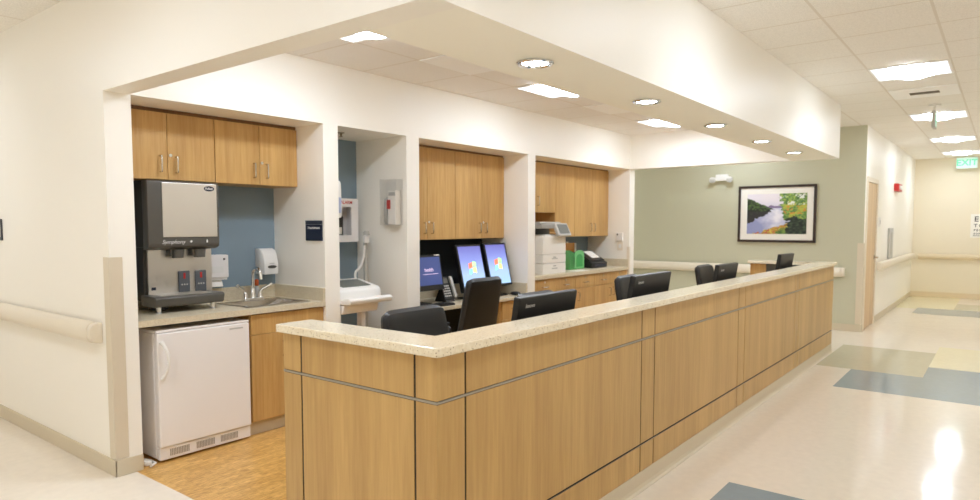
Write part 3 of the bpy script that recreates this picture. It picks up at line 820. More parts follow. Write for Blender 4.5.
# fridge
def fridge():
    x0, x1 = 1.952, 2.588
    t = thing('fridge', 'white undercounter fridge with curved side handle', 'fridge', (2.27, 4.4, 0))
    MB().box(x0, x1, 4.185, 4.72, .018, .826, bev=.008).build('body', M['white'], t)
    bx('top_lid', M['white'], t, x0 - .002, x1 + .002, 4.136, 4.73, .8265, .842, bev=.004)
    d = MB().box(x0, x1, 4.13, 4.183, .098, .824, bev=.008).build('door', M['white'], t)
    b = MB(); pts = []
    for i in range(13):
        s = i / 12; a = math.sin(math.pi * s)
        pts.append((x0 + .022 + .03 * a, 4.13 - .004 - .034 * a ** .6, .535 + .235 * s))
    b.tube(pts, [.016] + [.011] * 11 + [.016], n=10); b.build('handle', M['white_pl'], d, smooth=True)
    bx('badge', M['printer_grey'], d, x1 - .15, x1 - .05, 4.1285, 4.131, .79, .80)
    bx('plinth', M['white'], t, x0 + .002, x1 - .002, 4.142, 4.184, .016, .094, bev=.003)
    for a in (.12, .295, .465):
        g = MB()
        for i in range(12): g.box(x0 + a - .055 + i * .0108, x0 + a - .0492 + i * .0108, 4.1385, 4.1425, .035, .078)
        g.build('grille', M['grille_grey'], t)
    for x in (x0 + .05, x1 - .05):
        for y in (4.2, 4.67): MB().cyl((x, y, .0005), (x, y, .019), .018, n=14).build('foot', M['black_m'], t, smooth=True)
fridge()
t = thing('power_cord', 'white power cord with plug on the floor beside the fridge', 'cord', (1.9, 4.2, 0))
MB().tube([(1.88, 4.6, .012), (1.885, 4.4, .011), (1.9, 4.3, .011), (1.93, 4.22, .011), (1.925, 4.15, .011), (1.885, 4.12, .011)], .009, n=8).build('cable', M['white_pl'], t, smooth=True)
bx('plug', M['white_pl'], t, 1.87, 1.91, 4.155, 4.235, .002, .03, bev=.006)

# nourishment sign
t = thing('room_sign', 'navy Nourishment sign on the alcove side wall by the sink', 'sign', (3.2445, 4.23, 1.45))
bx('plate', M['navy'], t, 3.235, 3.2445, 4.148, 4.35, 1.378, 1.504, bev=.002)
bx('header', M['navy2'], t, 3.234, 3.2445, 4.148, 4.35, 1.505, 1.535, bev=.002)
text('lettering', 'Nourishment', .027, (3.2335, 4.245, 1.478), '-x', M['ink'], t, bold=.0004)

# ------------------------------------------------------------------ alcove with the cart
def alcove2():
    # cabinet with window and red letters
    t = thing('alarm_cabinet', 'white defibrillator wall cabinet with window and red letters', 'wall cabinet', (3.88, YB, 1.345))
    x0, x1, yf, z0, z1 = 3.60, 4.012, 4.62, 1.35, 1.735
    b = MB(); b.box(x0, x1, YB - .02, YB - .001, z0, z1); b.box(x0, x0 + .02, yf + .02, YB - .02, z0, z1); b.box(x1 - .02, x1, yf + .02, YB - .02, z0, z1)
    b.box(x0, x1, yf + .02, YB - .02, z1 - .02, z1); b.box(x0, x1, yf + .02, YB - .02, z0, z0 + .02)
    b.build('case', M['white'], t)
    b = MB(); b.box(x0, x1, yf, yf + .018, z1 - .075, z1); b.box(x0, x1, yf, yf + .018, z0, z0 + .06); b.box(x0, x0 + .08, yf, yf + .018, z0 + .06, z1 - .075); b.box(x1 - .08, x1, yf, yf + .018, z0 + .06, z1 - .075)
    d = b.build('door', M['white'], t)
    text('lettering', 'AED ALARM', .042, (3.83, yf - .0006, z1 - .036), '-y', M['ink_red'], d, bold=.0006)
    bx('pane', M['clear'], d, x0 + .08, x1 - .08, yf + .006, yf + .01, z0 + .06, z1 - .075)
    t = thing('defibrillator', 'dark defibrillator bag standing inside the windowed white cabinet', 'defibrillator', (3.80, 4.7, z0 + .02))
    MB().box(3.74, 3.88, 4.66, 4.75, z0 + .0205, z0 + .24, bev=.02).build('bag', M['black_m'], t)
    bx('label_patch', M['paper'], t, 3.77, 3.85, 4.655, 4.661, z0 + .07, z0 + .13)
    MB().tube([(3.775, 4.70, z0 + .235), (3.79, 4.70, z0 + .27), (3.83, 4.70, z0 + .27), (3.845, 4.70, z0 + .235)], .008, n=8).build('handle', M['black_m'], t, smooth=True)
    # cart
    t = thing('ecg_cart', 'white wheeled heart monitor cart with sloping keyboard top', 'medical cart', (3.65, 4.3, 0))
    b = MB(); b.box(3.40, 3.80, 4.10, 4.50, .055, .09, bev=.01); b.build('base', M['printer_grey'], t)
    for x in (3.44, 3.70): bx('upright', M['white'], t, x, x + .05, 4.24, 4.30, .09, .79, bev=.008)
    for x in (3.43, 3.77):
        for y in (4.13, 4.47): MB().cyl((x - .012, y, .028), (x + .012, y, .028), .0275, n=16).build('wheel', M['black_m'], t, smooth=True)
    MB().prism([(4.12, .79), (4.48, .79), (4.48, .865), (4.095, .865)], 'x', 3.40, 3.77, bev=.01).build('bin', M['white'], t, smooth=True)
    prof = [(4.02, .872), (4.5, .868), (4.5, .892), (4.15, .895), (4.08, .918), (4.03, .922), (4.01, .905)]
    MB().prism(prof, 'x', 3.392, 3.845, bev=.006).build('tray', M['white_pl'], t, smooth=True)
    MB().prism([(4.17, .8965), (4.52, .8965), (4.52, 1.035), (4.42, 1.035), (4.2, .985), (4.175, .965)], 'x', 3.42, 3.86, bev=.008).build('console', M['white_pl'], t, smooth=True)
    # keyboard/display lying on the sloped top
    A = Vector((0, 4.23, .9925)); B = Vector((0, 4.405, 1.0325)); n = Vector((0, -.22, .975)) * .004
    b = MB(); p = [(3.50, A), (3.80, A), (3.80, B), (3.50, B)]
    lo = [Vector((x, v.y, v.z)) for x, v in p]; hi = [q + n for q in lo]
    b.quad(*hi); b.quad(*lo[::-1])
    for i in range(4): b.quad(lo[i], lo[(i + 1) % 4], hi[(i + 1) % 4], hi[i])
    b.build('display', M['screen_off'], t)
    bx('pole', M['printer_grey'], t, 3.985, 4.012, 4.505, 4.532, .055, 1.44, bev=.004)
    bx('pole_foot', M['printer_grey'], t, 3.78, 4.012, 4.44, 4.54, .055, .075)
    bx('lead_holder', M['white_pl'], t, 3.955, 4.01, 4.47, 4.504, 1.34, 1.41, bev=.012)
    MB().cyl((3.99, 4.49, 1.41), (3.99, 4.49, 1.45), .03, .02).build('pole_cap', M['printer_grey'], t, smooth=True)
    MB().tube([(3.96, 4.485, 1.32), (3.955, 4.49, 1.22), (3.92, 4.49, 1.14), (3.86, 4.49, 1.09), (3.845, 4.48, 1.06), (3.84, 4.47, 1.03)], .011, n=8).build('lead_cable', M['white_pl'], t, smooth=True)
    # hanging clear bag
    t = thing('hanging_bag', 'pale bag with bluish label hanging beside the white windowed cabinet', 'bag', (3.60, 4.4, 1.5))
    MB().tube([(3.62, YB - .001, 1.92), (3.62, 4.5, 1.92), (3.60, 4.42, 1.91)], .006, n=8).build('hook', M['white_pl'], t, smooth=True)
    mt = Matrix.Translation((3.60, 4.42, 1.56))
    MB().pillow(.12, .10, .31, .03, mtx=mt, nu=8, nv=10).build('pouch', M['white_pl'], t, smooth=True)
    mt = Matrix.Translation((3.60, 4.40, 1.60))
    MB().pillow(.075, .075, .13, .012, mtx=mt, nu=8, nv=8).build('label_patch', M['bluebag'], t, smooth=True)
    MB().tube([(3.60, 4.42, 1.865), (3.60, 4.42, 1.925)], .004, n=8).build('loop', M['white_pl'], t)
    # acrylic holder on right side wall
    X = 4.1325
    t = thing('acrylic_holder', 'clear acrylic wall holder on the alcove side wall', 'wall holder', (X, 4.27, 1.5))
    b = MB(); y0, y1, z0, z1, dpt = 4.172, 4.372, 1.50, 1.90, .09; k = .004
    b.box(X - k, X, y0, y1, z0, z1); b.box(X - dpt, X - dpt + k, y0, y1, z0, z1); b.box(X - dpt + k, X - k, y0, y0 + k, z0, z1); b.box(X - dpt + k, X - k, y1 - k, y1, z0, z1); b.box(X - dpt + k, X - k, y0 + k, y1 - k, z0, z0 + k)
    b.build('box', M['clear'], t)
    t = thing('tissue_pack', 'white printed pack with a red tag inside the clear wall holder', 'pack', (X - .045, 4.25, 1.505))
    bx('pack', M['paper'], t, X - .075, X - .012, 4.19, 4.285, z0 + .0045, 1.80, bev=.004)
    bx('printed_band', M['printer_grey'], t, X - .0765, X - .0752, 4.195, 4.275, 1.755, 1.785)
    bx('red_tag', M['red'], t, X - .08, X - .0752, 4.25, 4.295, 1.64, 1.72, bev=.003)
    t = thing('glove_wad', 'crumpled grey packet at the back of the clear wall holder', 'packet', (X - .045, 4.33, 1.51))
    b = MB(); mt = Matrix.Translation((X - .045, 4.325, 1.506)) @ Matrix.Rotation(R(90), 4, 'Z'); b.pillow(.06, .035, .24, .05, mtx=mt, nu=8, nv=8); b.build('packet', M['printer_grey'], t, smooth=True)
alcove2()
t = thing('sprinkler', 'small ceiling sprinkler above the wheeled cart', 'sprinkler', (3.66, 4.42, ZS))
MB().lathe([(.03, -.0005), (.03, -.004), (.01, -.008), (.008, -.03), (.016, -.032), (.016, -.035)][::-1], c=(3.66, 4.42, ZS)).build('head', M['hinge'], t, smooth=True)

# ------------------------------------------------------------------ desk alcove
def alcove3():
    tag(bx('tackboard', M['tack_and_shade'], None, 4.292, 5.986, YB - .012, YB - .0005, .86, 1.355), 'dark tackboard panel behind the desk screens', 'tackboard')
    b = MB(); b.box(4.2905, 5.9865, 4.129, YB - .001, .70, .735, bev=.003); b.box(4.2905, 5.9865, YB - .022, YB - .014, .7355, .855); b.box(5.966, 5.9865, 4.13, YB - .022, .7355, .865, bev=.002)
    tag(b.build('worktop', M['lam_top']), 'beige desk top under the dark tackboard and screens', 'desk top')
    cabinet('drawer_pedestal', 'maple drawer pedestal under the desk right of the black chair', 'drawer pedestal', 5.53, 5.984, 4.15, YB, 0, .6985,
            [('drawer', 5.555, 5.985, .50, .695, {'hh': (5.77, .61), 'lock': (5.77, .67)}), ('drawer', 5.555, 5.985, .30, .50, {'hh': (5.77, .41)}), ('drawer', 5.555, 5.985, .105, .30, {'hh': (5.77, .21)})], kick=.1)
    struct(MB().box(4.292, 5.526, 4.70, 4.715, 0, .699).build('kneespace_shade', M['tack_and_shade']))  # dark sheet that paints in the shade of the knee space
    # screens
    def screen(name, label, c, w, h, rz, tilt, smat, stand=True, zdesk=.7355, bez=.021, chin=0, grp=None, deep=.05):
        """c: centre of the face (x,y,z)"""
        t = thing(name, label, 'monitor', (c[0], c[1] + .1, zdesk), grp)
        A = Matrix.Translation(c) @ Matrix.Rotation(rz, 4, 'Z') @ Matrix.Rotation(tilt, 4, 'X')
        MB().box(-w / 2, w / 2, 0, deep, -h / 2 - chin, h / 2, bev=.006, mtx=A).build('housing', M['black'], t)
        s = MB().box(-w / 2 + bez, w / 2 - bez, -.002, .0, -h / 2 + bez, h / 2 - bez, mtx=A).build('display', smat, t)
        b = MB(); q = A @ Vector((0, .045, -h / 2 + .06))
        b.tube([(q.x, q.y + .02, q.z + .05), (q.x, q.y + .05, zdesk + .06), (q.x, q.y + .04, zdesk + .012)], .018, n=10); b.build('stand', M['black_m'], t, smooth=True)
        MB().prism([(q.x - .11, q.y - .05), (q.x + .11, q.y - .05), (q.x + .11, q.y + .12), (q.x - .11, q.y + .12)], 'z', zdesk + .0005, zdesk + .012, bev=.004).build('stand_base', M['black_m'], t)
        return t, s, A
    t, s, A = screen('desktop_monitor', 'wide black monitor with navy screen reading health', (4.60, 4.39, 1.055), .56, .315, 0, R(-10), M['screen_navy'], chin=.03)
    rot = Euler((R(90), 0, 0)).to_matrix().to_4x4()
    def stext(nm, txt, size, x, z, m, **k):
        mt = A @ Matrix.Translation((x, -.0028, z)) @ rot
        return text(nm, txt, size, (0, 0, 0), mt, m, s, **k)
    stext('screen_lettering', 'health', .05, .09, .012, M['screen_text'])
    MB().box(.0, .21, -.0032, -.0021, -.031, -.027, mtx=A).build('screen_line', M['screen_text'], s)
    MB().box(.185, .262, -.0035, -.0005, .300 / 2 - .0, .300 / 2 + .008, mtx=A).build('sticker', M['paper'], t)
    def flag(A, s, sc):
        for k, (dx, dz) in {'r': (-1, 1), 'g': (1, 1), 'b': (-1, -1), 'y': (1, -1)}.items():
            b = MB(); n = 6; q = .46
            P = []
            for i in range(n + 1):
                u = dx * .52 - q + 2 * q * i / n
                wv = .16 * math.sin(u * 2.6 + .6)
                P.append((u, wv))
            up = [(u + .10 * (dz * .52 + q), dz * .52 + q + w) for u, w in P]; dn = [(u + .10 * (dz * .52 - q), dz * .52 - q + w) for u, w in P]
            for i in range(n):
                pts = [Vector((sc * dn[i][0], -.0032, sc * dn[i][1])), Vector((sc * dn[i + 1][0], -.0032, sc * dn[i + 1][1])), Vector((sc * up[i + 1][0], -.0032, sc * up[i + 1][1])), Vector((sc * up[i][0], -.0032, sc * up[i][1]))]
                b.quad(*[A @ p for p in pts])
            b.build('logo', M['logo_' + k], s)
    G = 'upright monitors on the back desk'
    t, s, A = screen('desktop_monitor', 'upright black monitor with blue screen beside the phone', (5.335, 4.375, 1.055), .39, .50, R(-2), R(-14), M['screen_sky'], grp=G); flag(A, s, .06)
    t, s, A = screen('desktop_monitor', 'upright black monitor with blue screen nearest the desk side wall', (5.725, 4.335, 1.08), .36, .47, R(-3), R(-14), M['screen_sky'], grp=G); flag(A, s, .06)
    # phone
    t = thing('desk_phone', 'grey black desk phone standing between navy screen and upright screen', 'phone', (4.98, 4.4, .7355))
    A = Matrix.Translation((4.975, 4.36, .76)) @ Matrix.Rotation(R(-22), 4, 'X')
    MB().box(-.085, .085, 0, .03, 0, .24, bev=.006, mtx=A).build('body', M['black_m'], t)
    MB().prism([(4.36, .736), (4.52, .736), (4.44, .9)], 'x', 4.91, 5.04).build('foot', M['black_m'], t)
    h = MB(); h.box(.045, .085, -.03, -.002, .01, .235, bev=.012, mtx=A); h.build('handset', M['printer_grey'], t, smooth=True)
    MB().box(-.07, .03, -.003, 0, .17, .22, mtx=A).build('display', M['screen_off'], t)
    k = MB()
    for i in range(4):
        for j in range(5): k.box(-.07 + i * .026, -.052 + i * .026, -.004, 0, .03 + j * .026, .044 + j * .026, mtx=A)
    k.build('keypad', M['printer_grey'], t)
    # keyboards, mouse
    t = thing('keyboard', 'black keyboard on the desk in front of the navy screen', 'keyboard', (4.6, 4.22, .7355))
    MB().box(4.36, 4.80, 4.15, 4.28, .736, .752, bev=.004).build('tray', M['black_m'], t)
    k = MB()
    for i in range(14):
        for j in range(5): k.box(4.375 + i * .03, 4.40 + i * .03, 4.16 + j * .023, 4.179 + j * .023, .752, .758)
    k.build('keys', M['black'], t)
    t = thing('computer_mouse', 'black mouse on the desk at the foot of the right upright screen', 'mouse', (5.87, 4.21, .7355))
    mt = Matrix.Translation((5.86, 4.20, .758)) @ Matrix.Rotation(R(90), 4, 'X') @ Matrix.Translation((0, 0, -.055)); MB().pillow(.065, .06, .11, .042, mtx=mt, nu=8, nv=8, ex=3).build('shell', M['black'], t, smooth=True)
    MB().tube([(5.86, 4.26, .745), (5.88, 4.33, .742), (5.93, 4.42, .741), (5.9, 4.6, .741)], .003, n=6).build('cable', M['black'], t, smooth=True)
alcove3()

# ------------------------------------------------------------------ printer alcove
def alcove4():
    b = MB(); z = .928
    b.box(6.1295, 8.4575, 4.129, YB - .001, .884, z, bev=.003); b.box(6.1295, 8.4575, YB - .022, YB - .001, z, 1.03); b.box(8.438, 8.4575, 4.13, YB - .022, z, 1.03, bev=.002)
    tag(b.build('printer_countertop', M['lam_top']), 'beige countertop and splash carrying the printer and green sorter', 'countertop')
    def unit(label, x0, x1, fr): cabinet('base_cabinet', label, 'base cabinet', x0, x1, 4.15, YB, 0, .8825, fr, kick=.1, group='maple base cabinets under the printer top')
    def dr(a, c): return ('drawer', a, c, .722, .878, {'hh': ((a + c) / 2, .79), 'lock': ((a + c) / 2, .845)})
    unit('maple base cabinet with two drawers below the white printer', 6.131, 7.05, [dr(6.131, 6.59), dr(6.59, 7.05), ('door', 6.131, 6.59, .105, .722, {'hv': (6.54, .62)}), ('door', 6.59, 7.05, .105, .722, {'hv': (6.64, .62)})])
    unit('single width maple base cabinet below the green sorter', 7.052, 7.53, [dr(7.052, 7.53), ('door', 7.052, 7.53, .105, .722, {'hv': (7.115, .62)})])
    unit('maple base cabinet below the black desktop machine by the pier', 7.532, 8.4555, [dr(7.532, 7.985), dr(7.985, 8.4555), ('door', 7.532, 7.985, .105, .722, {'hv': (7.935, .62)}), ('door', 7.985, 8.4555, .105, .722, {'hv': (8.035, .62)})])
    z += .0005
    # multifunction printer
    t = thing('printer', 'white multifunction printer with tilted grey control screen', 'printer', (6.65, 4.45, z))
    x0, x1, y0, y1 = 6.40, 6.905, 4.20, 4.70
    for a, c in ((z, 1.052), (1.056, 1.155)):
        d = MB().box(x0, x1, y0, y1, a, c, bev=.006).build('paper_drawer', M['printer'], t)
        bx('grip', M['printer_grey'], d, (x0 + x1) / 2 - .06, (x0 + x1) / 2 + .06, y0 - .003, y0 + .004, (a + c) / 2 - .006, (a + c) / 2 + .008)
        bx('badge', M['grey_pl'], d, (x0 + x1) / 2 - .03, (x0 + x1) / 2 + .03, y0 - .002, y0 + .004, c - .035, c - .028)
    MB().box(x0, x1, y0, y1, 1.157, 1.375, bev=.008).build('body', M['printer'], t)
    bx('side_latch', M['white'], t, x0 - .006, x0 + .002, 4.32, 4.42, 1.28, 1.33, bev=.003)
    b = MB(); b.box(x0 + .01, x0 + .05, 4.34, 4.44, 1.376, 1.46); b.box(x0 + .05, x1 - .06, 4.40, 4.44, 1.376, 1.46); b.build('support', M['grey_pl'], t)
    MB().box(x0 + .10, x1 - .1, 4.24, 4.39, 1.377, 1.39).build('output_paper', M['paper'], t)
    MB().box(x0 - .01, x1 - .04, 4.21, 4.445, 1.46, 1.515, bev=.008).build('scanner', M['scan_grey'], t)
    MB().box(x0, x1 - .06, 4.24, 4.445, 1.516, 1.54, bev=.008).build('scanner_lid', M['printer_grey'], t)
    A = Matrix.Translation((6.79, 4.185, 1.445)) @ Matrix.Rotation(R(-26), 4, 'X')
    MB().box(-.145, .135, -.02, .02, -.085, .08, bev=.008, mtx=A).build('control_panel', M['printer_grey'], t)
    MB().box(-.11, .11, -.023, -.0205, -.06, .062, mtx=A).build('control_screen', M['screen_off'], t)
    # papers in the cubby
    for i, lab in enumerate(('lower stack of papers lying in the open cubby', )):
        tag(bx('paper_stack', M['paper'], None, 6.2, 6.5, 4.50, 4.74, 1.4205, 1.50), 'stack of papers lying in the open cubby above the printer', 'paper stack')
    # green sorter
    t = thing('file_sorter', 'green plastic file sorter beside the printer', 'file sorter', (7.5, 4.5, z))
    bx('base', M['green_pl'], t, 7.33, 7.705, 4.40, 4.60, z, z + .012)
    for i in range(4):
        x = 7.345 + i * .035
        pts = [(4.40, z + .012)] + [(4.50 + .10 * -math.cos(math.pi * k / 8), z + .17 + .075 * math.sin(math.pi * k / 8)) for k in range(9)] + [(4.60, z + .012)]
        MB().prism(pts, 'x', x, x + .006).build('divider', M['green_pl2'], t)
    pts = [(7.45, z + .012)] + [(7.575 + .125 * -math.cos(math.pi * k / 10), z + .19 + .055 * math.sin(math.pi * k / 10)) for k in range(11)] + [(7.70, z + .012)]
    f = MB().prism(pts, 'y', 4.40, 4.41).build('front_plate', M['green_pl2'], t)
    pts = [(7.495, z + .03)] + [(7.575 + .08 * -math.cos(math.pi * k / 10), z + .14 + .055 * math.sin(math.pi * k / 10)) for k in range(11)] + [(7.655, z + .03)]
    MB().prism(pts, 'y', 4.397, 4.3995).build('front_inset', M['green_pl'], f)
    t = thing('folder', 'orange folder standing behind the green sorter', 'folder', (7.55, 4.66, z))
    MB().box(7.64, 7.91, 4.675, 4.688, z, z + .33, mtx=None).build('folder', M['orange'], t)
    MB().box(7.70, 7.75, 4.676, 4.687, z + .33, z + .35).build('tab', M['paper'], t)
    t = thing('spray_bottle', 'small pale bottle standing behind the orange folder', 'bottle', (7.72, 4.70, z))
    MB().lathe([(.03, 0), (.033, .02), (.033, .24), (.012, .28), (.012, .31), (.018, .315), (.018, .34)], c=(7.72, 4.722, z)).build('body', M['white_pl'], t, smooth=True)
    # black desktop machine
    t = thing('label_machine', 'black desktop machine with papers in its sloping tray', 'desktop machine', (8.1, 4.45, z))
    MB().prism([(4.30, z), (4.66, z), (4.66, z + .21), (4.56, z + .20), (4.38, z + .095), (4.30, z + .075)], 'x', 7.74, 8.16, bev=.015).build('body', M['black'], t, smooth=True)
    A = Matrix.Translation((7.95, 4.445, z + .148)) @ Matrix.Rotation(R(31), 4, 'X')
    MB().box(-.2, .2, -.11, .13, 0, .012, mtx=A).build('tray', M['black_m'], t)
    MB().box(-.06, .15, -.06, .10, .0125, .02, mtx=A).build('papers', M['paper'], t)
    bx('front_stripe', M['navy'], t, 7.80, 8.1, 4.297, 4.301, z + .02, z + .055)
    tag(bx('paper_sheet', M['paper'], None, 7.12, 7.40, 4.16, 4.30, z, z + .002), 'loose white paper sheet on the counter in front of the green sorter', 'paper')
    tag(bx('note_pad', M['paper'], None, 7.86, 8.08, 4.50, 4.64, 1.20, 1.202), 'x', 'x') if False else None
    # wall plates
    t = thing('wall_outlet', 'white outlet plate on the blue wall behind the green sorter', 'outlet', (7.9, YB, 1.2))
    bx('plate', M['white_pl'], t, 8.02, 8.13, YB - .006, YB - .0002, 1.13, 1.25, bev=.002)
    bx('socket', M['printer_grey'], t, 8.055, 8.095, YB - .0075, YB - .0061, 1.15, 1.23)
    X = XR0
    t = thing('thermostat', 'white thermostat with dark button on the alcove side wall', 'thermostat', (X, 4.27, 1.28))
    bx('case', M['white_pl'], t, X - .025, X - .0003, 4.215, 4.315, 1.285, 1.395, bev=.004)
    bx('button', M['black'], t, X - .0265, X - .0252, 4.285, 4.305, 1.36, 1.38)
    t = thing('light_switch', 'beige light switch below the white thermostat', 'light switch', (X, 4.27, 1.15))
    bx('plate', M['rail'], t, X - .007, X - .0003, 4.22, 4.305, 1.15, 1.265, bev=.002)
    bx('rocker', M['white_pl'], t, X - .010, X - .0072, 4.245, 4.28, 1.18, 1.235)
alcove4()

# ------------------------------------------------------------------ chairs
def chair():
    t = thing('desk_chair', 'x', 'office chair', group='black leather office chairs')
    A = Matrix.Translation((0, .205, .50)) @ Matrix.Rotation(R(-11), 4, 'X')
    MB().pillow(.53, .47, .565, .065, curve=-.012, mtx=A, nu=20, nv=20, ex=18).build('backrest', M['leather'], t, smooth=True)
    A = Matrix.Translation((0, .25, .46)) @ Matrix.Rotation(R(90), 4, 'X')
    MB().pillow(.50, .50, .50, .09, mtx=A).build('seat', M['leather_b'], t, smooth=True)
    b = MB(); b.tube([(0, .1, .405), (0, .24, .40), (0, .285, .46), (0, .285, .62)], .022, n=8); b.build('back_bar', M['black_m'], t, smooth=True)
    for s in (-1, 1):
        a = MB(); a.tube([(s * .24, -.1, .415), (s * .29, -.1, .43), (s * .30, -.1, .63), (s * .30, -.08, .655), (s * .30, .12, .66), (s * .295, .15, .64), (s * .28, .15, .43), (s * .24, .13, .415)], .016, n=8)
        a.box(s * .30 - .03, s * .30 + .03, -.12, .14, .66, .685, bev=.01); a.build('armrest', M['black_m'], t, smooth=True)
    MB().cyl((0, 0, .11), (0, 0, .415), .03, .024).cyl((0, 0, .06), (0, 0, .14), .045).build('gas_lift', M['black_m'], t, smooth=True)
    for k in range(5):
        a = 2 * math.pi * k / 5 + .3; c, s = math.cos(a), math.sin(a)
        l = MB().tube([(c * .03, s * .03, .11), (c * .29, s * .29, .075)], [.028, .018], n=8).build('leg', M['black_m'], t, smooth=True)
        w = MB(); w.cyl((c * .285 - s * .02, s * .285 + c * .02, .0285), (c * .285 + s * .02, s * .285 - c * .02, .0285), .028, n=14); w.cyl((c * .285, s * .285, .05), (c * .285, s * .285, .075), .01, n=8)
        w.build('caster', M['black'], l, smooth=True)
    return t
cp = chair(); first = True
for x, y, rz, lab in ((2.555, 2.21, 0, 'black leather chair behind the short left end of the counter'),
                      (4.43, 3.80, R(181), 'black leather chair pulled up to the back desk screens'),
                      (3.66, 2.16, 0, 'black leather chair almost hidden by the nearest counter monitor'),
                      (5.43, 2.36, R(2), 'black leather chair beside the second counter monitor, before the printer alcove'),
                      (7.38, 2.38, 0, 'black leather chair beside the counter monitor in front of the green wall rail')):
    o = cp if first else copy_tree(cp); first = False
    o.location = (x, y, 0.0005); o.rotation_euler = (0, 0, rz); o['label'] = lab

# ------------------------------------------------------------------ counter monitors
def mon(label, xc, ztop, w=.575, rz=0.0, y=1.86, h=.345, logo=True):
    zd = .7405
    t = thing('desktop_monitor', label, 'monitor', (xc, y + .05, zd), 'black monitors behind the counter top')
    A = Matrix.Translation((xc, y, ztop)) @ Matrix.Rotation(rz, 4, 'Z') @ Matrix.Rotation(R(9), 4, 'X')
    MB().box(-w / 2, w / 2, 0, .038, -h, 0, bev=.007, mtx=A).build('housing', M['black_m'], t)
    MB().box(-w / 2 + .018, w / 2 - .018, .038, .0395, -h + .03, -.018, mtx=A).build('display', M['screen_off'], t)
    b = MB(); q = A @ Vector((0, .0, -h + .08)); b.tube([(q.x, q.y - .01, q.z), (q.x, q.y - .02, zd + .05), (q.x, q.y - .01, zd + .012)], .02, n=10); b.build('stand', M['black_m'], t, smooth=True)
    MB().box(q.x - .11, q.x + .11, q.y - .07, q.y + .1, zd, zd + .012, bev=.004).build('stand_base', M['black_m'], t)
    if logo:
        rot = Euler((R(90), 0, 0)).to_matrix().to_4x4()
        text('lettering', 'lenovo', .03, (0, 0, 0), A @ Matrix.Translation((-w / 2 + .10, -.0008, -.045)) @ rot, M['printer_grey'], t, shear=.12, bold=.0005)
mon('black monitor rising behind the counter nearest the camera', 2.91, 1.14, w=.555)
mon('black monitor behind the counter in front of the printer alcove pier', 4.205, 1.17, w=.585)
mon('black monitor behind the counter below the framed picture left side', 5.74, 1.166, w=.50)
mon('small black monitor at the far end of the counter', 7.72, 1.185, w=.46, rz=R(-3), y=1.87, logo=False)

